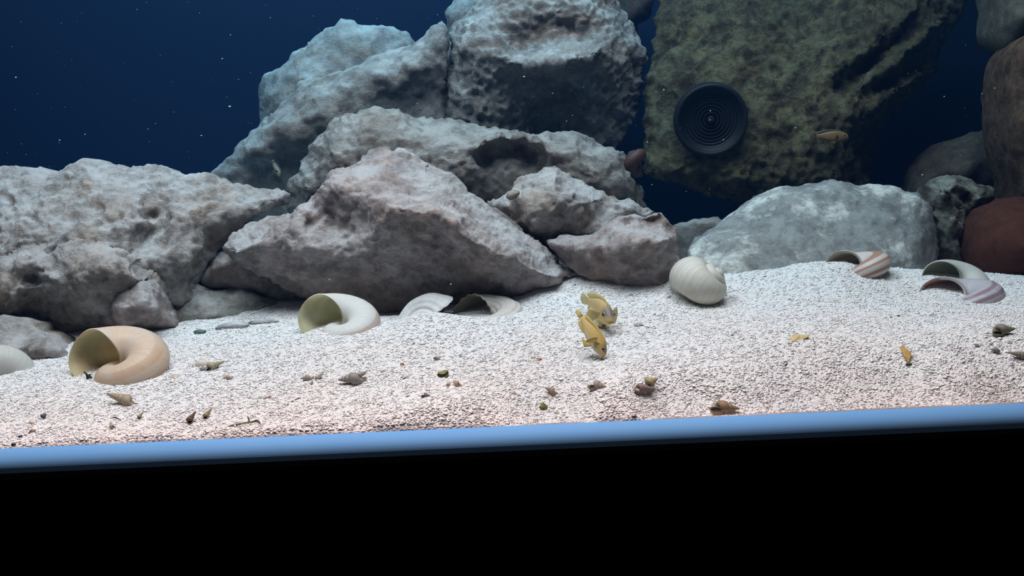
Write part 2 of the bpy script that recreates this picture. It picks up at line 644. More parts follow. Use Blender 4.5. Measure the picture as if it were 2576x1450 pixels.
# --- back row
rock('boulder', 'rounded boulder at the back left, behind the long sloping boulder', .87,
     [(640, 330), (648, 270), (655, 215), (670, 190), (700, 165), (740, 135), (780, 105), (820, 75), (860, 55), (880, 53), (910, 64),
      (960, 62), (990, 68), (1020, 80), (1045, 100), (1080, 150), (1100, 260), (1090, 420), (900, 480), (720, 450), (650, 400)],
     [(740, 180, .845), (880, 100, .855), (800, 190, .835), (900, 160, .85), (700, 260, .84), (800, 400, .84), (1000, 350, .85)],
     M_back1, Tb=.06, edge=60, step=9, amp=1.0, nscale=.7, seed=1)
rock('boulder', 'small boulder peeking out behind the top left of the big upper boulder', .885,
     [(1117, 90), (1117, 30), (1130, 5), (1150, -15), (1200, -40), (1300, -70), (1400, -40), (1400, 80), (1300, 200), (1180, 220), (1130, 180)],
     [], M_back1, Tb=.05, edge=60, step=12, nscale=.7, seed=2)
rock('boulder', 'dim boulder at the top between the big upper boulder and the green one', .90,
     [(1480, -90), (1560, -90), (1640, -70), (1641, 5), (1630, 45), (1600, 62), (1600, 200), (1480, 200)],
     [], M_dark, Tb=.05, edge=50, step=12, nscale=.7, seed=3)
rock('boulder', 'long sloping boulder rising from left to the upper boulder', .80,
     [(520, 440), (545, 418), (575, 390), (600, 360), (620, 340), (650, 308), (680, 280), (715, 248), (735, 225), (750, 205), (790, 190), (830, 181), (862, 168),
      (900, 155), (940, 146), (980, 126), (1040, 110), (1060, 95), (1085, 68), (1112, 52), (1128, 75), (1130, 140), (1125, 220), (1130, 320),
      (1120, 450), (1000, 560), (760, 580), (600, 560), (540, 500)],
     [(640, 380, .775), (700, 320, .77), (780, 240, .775), (860, 210, .775), (950, 190, .775), (1040, 170, .78), (1080, 110, .79),
      (900, 240, .775), (1000, 260, .79), (1060, 250, .80), (640, 420, .79), (720, 400, .79), (820, 290, .765), (900, 290, .775), (820, 480, .79), (1000, 480, .79)],
     M_back1, Tb=.05, edge=45, step=7, nscale=.75, seed=4)
rock('boulder', 'big upper boulder with a white sandy ledge, at the top centre', .82,
     [(1108, 275), (1104, 255), (1113, 200), (1122, 150), (1128, 90), (1140, 62), (1165, 38), (1195, 12), (1225, -20), (1290, -70), (1420, -90), (1500, -70),
      (1545, -12), (1562, 22), (1590, 45), (1612, 82), (1628, 110), (1633, 145), (1620, 180), (1612, 240), (1595, 290), (1572, 330),
      (1556, 365), (1550, 450), (1500, 560), (1200, 560), (1120, 450), (1108, 330)],
     [(1275, 140, .765), (1300, 158, .755), (1340, 168, .748), (1400, 163, .746), (1450, 148, .752), (1500, 128, .762),
      (1310, 120, .785), (1360, 95, .80), (1430, 88, .80), (1480, 95, .79), (1250, 90, .78), (1240, 40, .80), (1300, 40, .79), (1400, 30, .79), (1480, 40, .79),
      (1290, 185, .775), (1340, 195, .780), (1400, 190, .78), (1460, 180, .78), (1520, 160, .775), (1300, 250, .79), (1400, 260, .80), (1500, 240, .79), (1560, 160, .79),
      (1200, 180, .775), (1180, 260, .785), (1150, 240, .79), (1150, 120, .79), (1200, 80, .785), (1200, 310, .785), (1150, 300, .79), (1135, 180, .81),
      (1400, 330, .82), (1500, 330, .81), (1350, 480, .80)],
     M_back1, Tb=.07, edge=45, step=5.5, amp=1.35, nscale=1.05, seed=5)
rock('boulder', 'huge greenish algae-covered boulder leaning at the upper right', .80,
     [(1662, -90, .84), (1655, -20, .83), (1650, 40, .825), (1640, 110, .815), (1630, 190, .81), (1625, 260, .80), (1621, 330, .79), (1614, 395, .78), (1622, 440, .775), (1650, 455, .77), (1700, 470, .765),
      (1760, 485, .765), (1800, 494, .765), (1850, 508, .765), (1880, 530, .765), (1940, 600, .77), (2100, 640, .78), (2230, 560, .79), (2200, 440, .80), (2215, 345, .81), (2262, 290, .81), (2312, 240, .82),
      (2345, 190, .83), (2375, 120, .85), (2410, 50, .86), (2450, -30, .88), (2470, -90, .88)],
     [(1700, 60, .805), (1700, 200, .785), (1690, 340, .765), (1700, 430, .752), (1800, 100, .79), (1800, 300, .76), (1800, 430, .745), (1900, 60, .79), (1900, 200, .77), (1900, 350, .75),
      (1860, 470, .745), (1960, 440, .745), (2000, 120, .778), (2020, 260, .757), (2020, 380, .745), (2060, 330, .747), (2100, 300, .752), (2150, 290, .755), (2210, 260, .762),
      (2100, 100, .78), (2150, 100, .78), (2180, 70, .785), (2250, 40, .80), (2230, 250, .765),
      *pl([(2340, 30, .825), (2255, 105, .805), (2190, 165, .790), (2110, 225, .772)]),
      *pl([(2350, 60, .805), (2275, 122, .778), (2205, 182, .766), (2130, 240, .758)]),
      *pl([(2310, 25, .81), (2238, 88, .785), (2173, 146, .774), (2095, 205, .765)]),
      *pl([(2310, 172, .815), (2260, 195, .792), (2200, 222, .780)]), *pl([(2315, 192, .80), (2265, 215, .772), (2205, 245, .766)]),
      (2080, 30, .80), (2060, 70, .795), (2130, -20, .81), (2100, 400, .755), (2160, 360, .77), (2050, 480, .75)],
     M_algae, Tb=.07, edge=40, step=6.5, amp=1.25, nscale=1.15, seed=6)

# --- right edge
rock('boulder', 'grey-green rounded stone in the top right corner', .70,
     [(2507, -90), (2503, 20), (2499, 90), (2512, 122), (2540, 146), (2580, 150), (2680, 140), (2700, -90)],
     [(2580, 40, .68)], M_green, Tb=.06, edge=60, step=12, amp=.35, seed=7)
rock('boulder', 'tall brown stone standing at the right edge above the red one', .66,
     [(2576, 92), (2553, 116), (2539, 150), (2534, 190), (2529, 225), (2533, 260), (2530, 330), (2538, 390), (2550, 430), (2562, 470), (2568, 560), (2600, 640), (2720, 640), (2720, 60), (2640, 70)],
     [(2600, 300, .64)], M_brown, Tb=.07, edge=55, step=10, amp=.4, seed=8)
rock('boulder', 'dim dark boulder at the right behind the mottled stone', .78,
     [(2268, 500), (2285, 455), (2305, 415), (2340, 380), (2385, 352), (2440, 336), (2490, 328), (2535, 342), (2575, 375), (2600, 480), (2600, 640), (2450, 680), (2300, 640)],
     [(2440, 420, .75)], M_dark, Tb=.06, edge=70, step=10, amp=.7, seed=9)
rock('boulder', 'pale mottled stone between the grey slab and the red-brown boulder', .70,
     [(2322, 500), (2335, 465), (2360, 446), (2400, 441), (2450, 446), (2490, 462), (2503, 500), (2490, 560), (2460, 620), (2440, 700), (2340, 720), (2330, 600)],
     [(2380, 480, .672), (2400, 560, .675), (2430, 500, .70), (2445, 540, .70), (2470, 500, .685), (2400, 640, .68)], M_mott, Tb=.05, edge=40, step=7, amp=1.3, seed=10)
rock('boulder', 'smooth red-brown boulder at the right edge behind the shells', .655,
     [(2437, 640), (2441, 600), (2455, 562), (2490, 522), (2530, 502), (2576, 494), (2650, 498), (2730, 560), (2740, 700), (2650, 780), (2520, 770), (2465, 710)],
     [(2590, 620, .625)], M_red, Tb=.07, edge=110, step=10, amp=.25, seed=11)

# --- middle rows
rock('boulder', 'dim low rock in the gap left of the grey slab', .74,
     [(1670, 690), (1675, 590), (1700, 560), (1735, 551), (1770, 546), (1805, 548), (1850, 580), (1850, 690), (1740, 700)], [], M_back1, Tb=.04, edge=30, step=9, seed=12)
rock('boulder', 'broad bluish boulder with an arched hollow, behind the peaked rock', .71,
     [(714, 475), (722, 448), (740, 425), (765, 388), (790, 350), (825, 312), (868, 287), (930, 271), (970, 264), (1010, 275), (1055, 290), (1110, 295),
      (1180, 308), (1232, 322), (1290, 325), (1350, 329), (1410, 331), (1450, 335), (1480, 348), (1510, 362), (1545, 369), (1572, 377), (1584, 412), (1598, 425), (1602, 460), (1612, 485), (1620, 540),
      (1560, 620), (1200, 640), (800, 620), (725, 560)],
     [(760, 470, .685), (830, 380, .675), (930, 320, .68), (960, 420, .665), (1060, 340, .68), (1150, 350, .675), (1120, 420, .665), (1000, 290, .695),
      (1205, 375, .665), (1225, 352, .662), (1260, 343, .662), (1310, 344, .662), (1350, 356, .662), (1385, 385, .662), (1420, 400, .665),
      (1230, 392, .688), (1265, 365, .692), (1310, 366, .692), (1345, 385, .688), (1250, 420, .682), (1310, 420, .684), (1360, 410, .680), (1300, 480, .68), (1210, 420, .67), (1205, 480, .675),
      (1450, 370, .675), (1500, 420, .665), (1550, 400, .685), (1570, 460, .68), (1450, 460, .665), (1540, 500, .675), (1000, 560, .68), (1400, 560, .68)],
     M_back1, Tb=.05, edge=35, step=6, nscale=.95, seed=13)
rock('boulder', 'peaked limestone rock to the right of the large central one', .655,
     [(1222, 507), (1250, 497), (1270, 488), (1288, 470), (1304, 450), (1325, 437), (1362, 432), (1374, 420), (1395, 416), (1418, 428), (1450, 450), (1500, 474), (1560, 494),
      (1600, 505), (1628, 519), (1646, 532), (1640, 570), (1600, 640), (1450, 680), (1330, 640), (1280, 580), (1240, 540)],
     [(1260, 510, .645), (1310, 500, .628), (1370, 460, .628), (1400, 440, .635), (1450, 480, .625), (1400, 520, .615), (1340, 560, .62), (1430, 560, .625), (1500, 500, .630), (1520, 520, .645),
      (1480, 560, .632), (1580, 520, .64), (1500, 600, .63)],
     M_lime, Tb=.05, edge=28, step=5.5, nscale=1.1, seed=14)
rock('pebble', 'small grey stone resting on the shoulder of the peaked rock', .622,
     [(1272, 500), (1273, 488), (1284, 478), (1298, 475), (1309, 480), (1310, 490), (1300, 500), (1284, 506)], [], M_lime, Tb=.01, edge=16, step=4, amp=.25, seed=15)
rock('boulder', 'wedge-shaped rock beside the round white shell, with a flat sandy top', .60,
     [(1372, 605), (1420, 592), (1478, 586), (1520, 572), (1552, 546), (1585, 537), (1600, 541), (1625, 540), (1645, 536), (1656, 525), (1670, 530), (1684, 546),
      (1708, 564), (1720, 586), (1715, 615), (1722, 645), (1733, 665), (1730, 715), (1700, 745), (1640, 745, .585), (1560, 725, .59), (1480, 705, .595), (1425, 672, .60), (1390, 640, .605)],
     [(1400, 618, .592), (1460, 608, .588), (1500, 612, .583), (1545, 605, .577), (1580, 595, .572), (1630, 600, .570), (1680, 600, .575), (1520, 590, .598), (1580, 565, .60), (1640, 555, .605), (1690, 575, .598),
      (1440, 640, .59), (1500, 655, .582), (1560, 670, .58), (1620, 660, .578), (1680, 660, .583), (1620, 710, .582), (1680, 710, .588), (1460, 630, .584)],
     M_lime2, Tb=.05, edge=18, step=5, amp=.8, seed=16)
rock('boulder', 'broad grey slab dusted with white sand, in front of the green boulder', .69,
     [(1727, 640, .64), (1738, 612, .65), (1790, 575, .66), (1850, 535, .68), (1900, 500), (1950, 472), (2000, 462), (2060, 460), (2095, 451), (2130, 455), (2160, 465),
      (2185, 460), (2222, 467), (2252, 466), (2278, 481), (2312, 490), (2350, 522), (2366, 562), (2370, 605), (2362, 650, .67), (2330, 730, .64), (2250, 770, .62), (2000, 770, .60), (1850, 770, .59), (1780, 720, .60), (1738, 680, .62)],
     [(1820, 620, .638), (1850, 680, .605), (1900, 560, .655), (1950, 640, .628), (2000, 520, .668), (2100, 500, .675), (2100, 600, .64), (2200, 520, .67), (2250, 600, .645), (2200, 660, .62), (2320, 600, .655), (2000, 720, .602), (2130, 710, .605), (2300, 680, .635), (1800, 650, .625)],
     M_slab, Tb=.06, edge=40, step=6.5, amp=.55, seed=17)

# --- left group
rock('boulder', 'large pitted pale boulder along the left, below the dark blue water', .66,
     [(-90, 410), (0, 415), (55, 415), (95, 424), (135, 423), (175, 411), (215, 400), (245, 401), (290, 411), (330, 421), (370, 412), (405, 413), (460, 428), (500, 433), (540, 440), (580, 452),
      (630, 465), (680, 470), (714, 478), (728, 495), (728, 514), (700, 525, .655), (660, 545, .65), (620, 575, .645), (580, 612, .645), (556, 640, .64), (530, 672, .635), (505, 705, .63), (480, 760, .61), (300, 800, .60), (-90, 800, .59)],
     [(60, 470, .64), (200, 460, .64), (330, 470, .64), (450, 470, .64), (600, 490, .645), (690, 500, .65), (100, 540, .615), (230, 530, .62), (330, 520, .615), (450, 540, .615), (560, 540, .63), (640, 530, .64),
      (60, 600, .60), (200, 590, .60), (320, 600, .60), (420, 590, .61), (500, 620, .615), (540, 600, .635), (400, 650, .595), (470, 660, .60), (430, 690, .60), (360, 560, .61), (380, 545, .632), (375, 590, .622), (250, 500, .625)],
     M_lime, Tb=.06, edge=30, step=5.5, nscale=1.05, seed=18)
rock('boulder', 'rugged lower rock at the left edge, cracked and dark at its foot', .60,
     [(-90, 680), (0, 650), (40, 625), (75, 606), (110, 600), (160, 588), (215, 588), (250, 600), (300, 612), (340, 628), (363, 640), (370, 675), (400, 688), (420, 705), (400, 760), (330, 830, .588),
      (240, 850, .588), (190, 850, .588), (130, 845, .586), (60, 830), (-90, 830)],
     [(40, 660, .57), (70, 650, .572), (80, 700, .578), (85, 760, .58), (60, 720, .566), (110, 700, .566), (150, 640, .575), (210, 620, .58), (240, 650, .565), (290, 640, .57), (340, 660, .575), (180, 690, .562), (250, 700, .558), (320, 700, .565), (370, 700, .575),
      (200, 760, .57), (280, 750, .57), (120, 780, .575), (200, 810, .582), (20, 740, .562), (20, 800, .575), (100, 640, .585), (130, 625, .592), (200, 605, .59)],
     M_lime, Tb=.05, edge=25, step=5, amp=1.05, nscale=1.1, seed=19)
rock('boulder', 'low sand-covered rock to the right of the small rounded stone', .635,
     [(390, 700), (420, 688), (455, 690), (488, 699), (510, 714), (550, 722), (600, 718), (640, 730), (690, 751), (735, 768), (700, 785, .615), (600, 800, .605), (520, 806, .60), (440, 815, .60), (400, 780, .61), (390, 740)],
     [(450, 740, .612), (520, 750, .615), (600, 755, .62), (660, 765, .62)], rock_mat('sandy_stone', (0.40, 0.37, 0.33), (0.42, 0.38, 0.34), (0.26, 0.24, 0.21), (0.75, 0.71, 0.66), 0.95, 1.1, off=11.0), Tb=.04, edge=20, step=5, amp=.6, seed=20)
rock('boulder', 'small rounded grey stone behind the big tan shell', .59,
     [(232, 840, .587), (236, 800), (248, 765), (270, 738), (300, 714), (332, 697), (362, 691), (388, 699), (404, 722), (422, 757), (438, 785), (450, 808), (446, 826, .587), (415, 836, .587), (360, 838, .586), (300, 840, .586)],
     [(300, 770, .562), (360, 740, .566), (380, 790, .562), (320, 810, .565)], M_lime2, Tb=.035, edge=40, step=5, amp=.7, seed=21)
rock('boulder', 'flat dark slab wedged under the left end of the central rock', .635,
     [(496, 702), (505, 684), (530, 660), (556, 636), (585, 632), (640, 660), (720, 700), (820, 740), (820, 775), (740, 775), (690, 760), (640, 735), (600, 728), (555, 730), (515, 722)],
     [(560, 670, .622), (640, 700, .625)], M_lime2, Tb=.05, edge=22, step=5.5, amp=.5, seed=22)
rock('boulder', 'large central rock with a sandy top and overhanging shadowed face', .62,
     [(556, 622, .605), (572, 600, .61), (600, 582), (640, 560), (682, 540), (722, 530), (748, 520), (766, 508), (790, 480, .63), (815, 456, .63), (838, 430, .63), (862, 420, .635), (900, 405, .64), (910, 390, .645), (930, 378, .65), (955, 374, .65), (985, 380, .65),
      (1012, 376, .65), (1040, 385, .65), (1062, 400, .648), (1090, 412, .645), (1122, 426, .64), (1150, 450, .64), (1180, 480, .635), (1212, 502, .632), (1250, 526, .63), (1282, 547, .628), (1312, 570, .625), (1345, 596, .62), (1372, 622, .615), (1402, 650, .61), (1432, 674, .60), (1462, 684, .60),
      (1452, 700, .595), (1420, 702, .592), (1418, 716, .59), (1390, 728, .588), (1340, 732, .59), (1300, 752, .595), (1220, 775, .602), (1100, 795, .605), (960, 800, .605), (860, 790, .605), (790, 765, .607), (725, 735, .61), (655, 695, .61), (605, 665, .607), (580, 648, .605)],
     [(630, 585, .606), (690, 550, .611),
      *pl([(805, 470, .614), (842, 440, .608), (880, 446, .598), (930, 470, .586), (985, 507, .568), (1030, 520, .560), (1095, 530, .556), (1140, 556, .552), (1162, 590, .553), (1205, 612, .557), (1232, 630, .562),
           (1290, 640, .570), (1350, 678, .577), (1405, 698, .582)]),
      *pl([(590, 640, .592), (620, 620, .590), (655, 606, .587), (690, 583, .588), (725, 556, .592), (755, 528, .60)]),
      (960, 405, .635), (1000, 440, .615), (1060, 440, .622), (1040, 475, .600), (1110, 470, .612), (1180, 530, .595), (1140, 510, .59), (1230, 560, .598), (1260, 600, .590), (1300, 600, .600), (1350, 640, .596), (930, 420, .622), (1080, 410, .635),
      (850, 500, .592), (900, 520, .582), (800, 550, .603), (775, 565, .600), (830, 560, .600), (870, 570, .590), (740, 600, .583), (760, 580, .585), (770, 620, .578), (830, 610, .580), (940, 545, .573),
      (1000, 560, .566), (1050, 570, .565), (1100, 590, .566), (1000, 640, .572), (1100, 650, .573), (900, 640, .577), (1180, 640, .568), (1240, 680, .575), (1000, 700, .588), (1100, 720, .592), (900, 700, .590),
      (800, 680, .587), (720, 660, .588), (660, 650, .592), (800, 720, .597), (900, 750, .600), (1050, 765, .601), (1200, 730, .588), (1310, 710, .584), (1370, 712, .583)],
     M_lime2, Tb=.05, edge=10, step=4.6, amp=.85, seed=23, smooth_c=4.0)
rock('boulder', 'low pale stone at the left edge in front, beside the big tan shell', .555,
     [(-90, 800), (0, 797), (58, 798), (84, 809), (110, 828), (150, 845), (175, 865), (182, 890, .54), (172, 912, .53), (100, 918, .53), (0, 915, .53), (-90, 915, .53)],
     [(0, 840, .54), (60, 830, .545), (100, 855, .532), (150, 880, .53), (40, 870, .528), (0, 890, .525), (80, 890, .525)], M_lime, Tb=.03, edge=16, step=4.5, amp=.6, seed=24)


# ------------------------------------------------------------------ water
def water_mat():
    t = NT('aquarium_water')
    t.n.remove(t.b)
    ab = t.node('ShaderNodeVolumeAbsorption')
    ab.inputs['Color'].default_value = (0.14, 0.66, 0.86, 1)
    ab.inputs['Density'].default_value = 1.6
    sc = t.node('ShaderNodeVolumeScatter')
    sc.inputs['Color'].default_value = (0.07, 0.30, 0.85, 1)
    sc.inputs['Density'].default_value = 0.088
    sc.inputs['Anisotropy'].default_value = 0.0
    ad = t.node('ShaderNodeAddShader')
    t.l.new(ab.outputs[0], ad.inputs[0])
    t.l.new(sc.outputs[0], ad.inputs[1])
    t.l.new(ad.outputs[0], t.out.inputs['Volume'])
    return t.m


o = link('water', box_mesh('water', -0.7715, 0.7715, 0.4004, 0.9895, 0.0085, 0.52), water_mat())
tag(o, 'clear bluish water filling the tank', 'water', kind='stuff')

# ------------------------------------------------------------------ snail shells
def shell_geo(N=4, W=2.6, Rc=.52, a=.56, b=.66, h=.62, ring=36, per=44, ribs=0, rib_amp=0.0, axial=0, ax_amp=0.0, flare=0.05, thick=0.93, deep=0.75, wob=0.0, tilt=0.55):
    """dextral helico-spiral; apex +Z, mouth at +X looking to -Y. Returns body (V,F,UV) and lining (V,F,UV)"""
    def ringpts(th, k):
        ps = np.linspace(0, 2 * math.pi, ring, endpoint=False)
        tj = th + tilt * np.sin(ps)                      # the mouth plane leans towards the base
        g = (W ** (tj / (2 * math.pi)))[:, None]
        rad = np.stack([np.cos(tj), -np.sin(tj), 0 * tj], -1)
        cen = rad * (Rc * g) + np.array([0, 0, -h]) * g
        m = np.full(ring, float(k))
        if ribs:
            m = m * (1 + rib_amp * np.cos(ribs * ps))
        if axial:
            m = m * (1 + ax_amp * math.cos(axial * th))
        if th > -0.35 and flare:
            m = m * (1 + flare * ((th + 0.35) / 0.35) ** 2)
        if wob:
            m = m * (1 + wob * np.sin(3 * ps + th * 2.1))
        return cen + g * (a * np.cos(ps) * m)[:, None] * rad + g * (b * np.sin(ps) * m)[:, None] * np.array([0, 0, 1.0])

    def sweep(t0, t1, k, n):
        V, UV = [], []
        for t in np.linspace(t0, t1, n):
            V.append(ringpts(t, k))
            UV.append(np.stack([np.full(ring, t / (2 * math.pi)), np.arange(ring) / ring], -1))
        return np.concatenate(V), np.concatenate(UV)

    def quads(n, flip=False):
        F = []
        for i in range(n - 1):
            for j in range(ring):
                q = (i * ring + j, i * ring + (j + 1) % ring, (i + 1) * ring + (j + 1) % ring, (i + 1) * ring + j)
                F.append(q[::-1] if flip else q)
        return F
    n1 = int(N * per)
    V1, U1 = sweep(-2 * math.pi * N, 0, 1.0, n1)
    F1 = quads(n1) + [tuple(range(ring))[::-1]]
    # rounded lip turning in to the lining
    lip = ringpts(0.025, 0.5 * (1 + thick))
    V1 = np.concatenate([V1, lip])
    U1 = np.concatenate([U1, U1[-ring:]])
    o = (n1 - 1) * ring
    F1 += [(o + j, o + (j + 1) % ring, o + ring + (j + 1) % ring, o + ring + j) for j in range(ring)]
    n2 = int(deep * per)
    V2, U2 = sweep(-2 * math.pi * deep, 0.0, thick, n2)
    V2 = np.concatenate([V2, lip])
    U2 = np.concatenate([U2, U2[-ring:]])
    F2 = quads(n2 + 1, True) + [tuple(range(ring))]
    return (V1, F1, U1, ring), (V2, F2, U2, ring)


def frame_from(A, P):
    A = np.array(A, float); A /= np.linalg.norm(A)
    P = np.array(P, float); P -= A * (A @ P); P /= np.linalg.norm(P)
    return np.stack([P, np.cross(A, P), A], 1)       # columns: local X, Y, Z


def fit_px(V, R, x0, x1, ytop, Y):
    """scale and move rotated points so that their outline spans x0..x1 and starts at ytop, at depth Y"""
    W0 = V @ R.T
    W0 = W0 - (W0.max(0) + W0.min(0)) / 2
    s = 0.03
    L = unproj((x0 + x1) / 2, ytop + 60, Y)
    for _ in range(8):
        p = proj(W0 * s + L)
        s *= (x1 - x0) / (p[:, 0].max() - p[:, 0].min())
        p = proj(W0 * s + L)
        cx = (p[:, 0].max() + p[:, 0].min()) / 2
        dx = (x0 + x1) / 2 - cx
        dy = ytop - p[:, 1].min()
        L = L + (dx * R_ - dy * U_) * (Y / FPX)
        L[1] = Y
    c0 = (( V @ R.T).max(0) + (V @ R.T).min(0)) / 2
    return s, L - s * c0


def uv_mesh(name, V, Fc, UV):
    me = mesh(name, V, Fc)
    uvl = me.uv_layers.new(name='uv')
    li = np.empty(len(me.loops), int)
    me.loops.foreach_get('vertex_index', li)
    uvl.data.foreach_set('uv', UV[li].ravel())
    return me


def shell_mat(name, base, band=None, bands=(), lines=0.25, line_col=None, patch=None, patch_amt=0.0, rough=0.35, bump=0.25, rib=0, freq=26, sub=0.0, thin=0.15):
    """growth lines follow the mouth, bands run along the whorl: colour of the shell itself"""
    t = NT(name)
    uv = t.node('ShaderNodeUVMap', uv_map='uv').outputs[0]
    sep = t.node('ShaderNodeSeparateXYZ')
    t.l.new(uv, sep.inputs[0])
    p = t.node('ShaderNodeNewGeometry').outputs['Position']
    nz = t.noise(p, 120, 5)
    u = t.math('MULTIPLY', sep.outputs[0], freq)
    u = t.math('ADD', u, t.math('MULTIPLY', nz, 1.2))
    cb = t.node('ShaderNodeCombineXYZ')
    t.l.new(u, cb.inputs[0])
    gl = t.node('ShaderNodeTexNoise', i_Scale=2.0, i_Detail=4, i_Roughness=0.7)
    t.l.new(cb.outputs[0], gl.inputs['Vector'])
    lf = t.ramp(gl.outputs['Fac'], 0.42, 0.62)
    lc = line_col or tuple(0.72 * x for x in base)
    col = t.mix(t.math('MULTIPLY', lf, lines), base, lc)
    if band is not None:
        for v0, wdt in bands:
            d = t.math('ABSOLUTE', t.math('SUBTRACT', sep.outputs[1], v0))
            d = t.math('ADD', d, t.math('MULTIPLY', t.math('SUBTRACT', nz, 0.5), 0.02))
            m = t.ramp(d, wdt * 0.75, wdt, (1, 1, 1, 1), (0, 0, 0, 1))
            col = t.mix(m, col, band)
    if patch is not None:
        pm = t.ramp(t.noise(p, 55, 4, 0.55, 0.5), 0.45, 0.65)
        col = t.mix(t.math('MULTIPLY', pm, patch_amt), col, patch)
    h = t.math('ADD', gl.outputs['Fac'], t.math('MULTIPLY', nz, 0.3))
    nrm = t.bump(h, bump, 0.0012)
    m = t.done(col, nrm, rough, 0.25)
    if thin:                                             # thin shell lets light through
        tl = t.node('ShaderNodeBsdfTranslucent')
        t.l.new(col, tl.inputs['Color'])
        mx = t.node('ShaderNodeMixShader')
        mx.inputs[0].default_value = thin
        t.l.new(t.b.outputs[0], mx.inputs[1])
        t.l.new(tl.outputs[0], mx.inputs[2])
        t.l.new(mx.outputs[0], t.out.inputs['Surface'])
    if sub:
        t.b.inputs['Subsurface Weight'].default_value = sub
        t.b.inputs['Subsurface Radius'].default_value = (0.006, 0.004, 0.003)
        t.b.inputs['Subsurface Scale'].default_value = 1.0
    return m


def mouth_frame(body, Nw, Pw):
    """turn the shell so that its mouth looks along Nw and lies towards Pw from the middle of the shell"""
    V = body[0]
    ringn = body[3]
    lip = V[-2 * ringn:-ringn]
    c = lip.mean(0)
    n = np.linalg.svd(lip - c)[2][2]
    if n @ (c - V[-6 * ringn:-5 * ringn].mean(0)) < 0:
        n = -n
    p = c - (V.max(0) + V.min(0)) / 2
    p = p - n * (n @ p); p /= np.linalg.norm(p)
    Nw = np.array(Nw, float); Nw /= np.linalg.norm(Nw)
    Pw = np.array(Pw, float); Pw -= Nw * (Nw @ Pw); Pw /= np.linalg.norm(Pw)
    Bl = np.stack([n, p, np.cross(n, p)], 1)
    Bw = np.stack([Nw, Pw, np.cross(Nw, Pw)], 1)
    return Bw @ Bl.T


def snail_shell(name, label, geo, A, P, x0, x1, ytop, Y, m_body, m_in, group=None, cat='shell', mouth=False):
    body, lin = geo
    R = mouth_frame(body, A, P) if mouth else frame_from(A, P)
    s, L = fit_px(body[0], R, x0, x1, ytop, Y)
    W1 = s * body[0] @ R.T + L
    W2 = s * lin[0] @ R.T + L
    base = np.array([W1[:, 0].mean(), W1[:, 1].mean(), W1[:, 2].min()])
    root = empty(name, base)
    tag(root, label, cat, group)
    link('body_whorl', uv_mesh('body_whorl', W1 - base, body[1], body[2]), m_body, root)
    q = link('aperture_lining', uv_mesh('aperture_lining', W2 - base, lin[1], lin[2]), m_in, root)
    return root


GLOB = shell_geo(N=5, W=2.0, Rc=.50, a=.46, b=.43, h=.74, tilt=.35)
GLOB2 = shell_geo(N=4, W=2.2, Rc=.50, a=.53, b=.64, h=.95, tilt=.3)
RIBBED = shell_geo(N=5, W=1.95, Rc=.55, a=.52, b=.52, h=.62, ring=96, ribs=16, rib_amp=.030, axial=9, ax_amp=0.01, tilt=.4)

M_tan = shell_mat('tan_shell', (0.86, 0.68, 0.53), (0.74, 0.52, 0.36), ((0.03, 0.05), (0.88, 0.05)), 0.45, (0.70, 0.48, 0.32), (0.82, 0.74, 0.67), 0.6, thin=0.35)
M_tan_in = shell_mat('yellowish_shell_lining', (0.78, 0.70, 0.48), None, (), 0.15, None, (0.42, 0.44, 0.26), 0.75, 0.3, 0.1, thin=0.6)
M_white = shell_mat('white_shell', (0.90, 0.87, 0.84), (0.74, 0.60, 0.53), ((0.93, 0.05),), 0.5, (0.74, 0.69, 0.66), None, 0, thin=0.35)
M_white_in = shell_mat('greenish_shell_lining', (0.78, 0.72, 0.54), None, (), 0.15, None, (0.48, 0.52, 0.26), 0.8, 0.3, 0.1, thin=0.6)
M_ribw = shell_mat('chalky_ribbed_shell', (0.82, 0.80, 0.78), None, (), 0.3, (0.55, 0.50, 0.47), (0.50, 0.45, 0.42), 0.35, 0.6, 0.4)
M_ribs = shell_mat('sandy_ribbed_shell', (0.72, 0.65, 0.59), None, (), 0.4, (0.42, 0.38, 0.34), (0.68, 0.62, 0.57), 0.6, 0.7, 0.5)
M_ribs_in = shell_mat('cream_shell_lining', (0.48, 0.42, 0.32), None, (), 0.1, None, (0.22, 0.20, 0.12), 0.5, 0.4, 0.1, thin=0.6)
M_cream = shell_mat('cream_round_shell', (0.74, 0.68, 0.60), None, (), 0.45, (0.43, 0.40, 0.34), (0.36, 0.36, 0.22), 0.35, 0.45, 0.25)
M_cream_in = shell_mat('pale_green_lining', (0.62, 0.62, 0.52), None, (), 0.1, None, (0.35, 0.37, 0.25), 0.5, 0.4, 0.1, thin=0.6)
M_pink = shell_mat('pink_banded_shell', (0.66, 0.58, 0.54), (0.44, 0.24, 0.18), ((0.80, 0.075), (0.97, 0.04), (0.08, 0.03)), 0.3, (0.50, 0.42, 0.38), None, 0, 0.4, 0.2)
M_purple = shell_mat('purple_white_shell', (0.58, 0.55, 0.58), (0.30, 0.20, 0.22), ((0.85, 0.03), (0.95, 0.025), (0.05, 0.03), (0.16, 0.025)), 0.7, (0.34, 0.26, 0.30), (0.55, 0.5, 0.52), 0.4, 0.4, 0.2, freq=40)
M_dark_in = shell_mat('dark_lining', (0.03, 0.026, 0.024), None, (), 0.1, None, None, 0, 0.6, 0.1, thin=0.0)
M_brsh = shell_mat('red_brown_shell', (0.085, 0.04, 0.036), None, (), 0.4, (0.06, 0.03, 0.028), None, 0, 0.5, 0.3)
M_pale = shell_mat('pale_grey_shell', (0.60, 0.58, 0.53), None, (), 0.4, (0.44, 0.43, 0.39), None, 0, 0.45, 0.2)

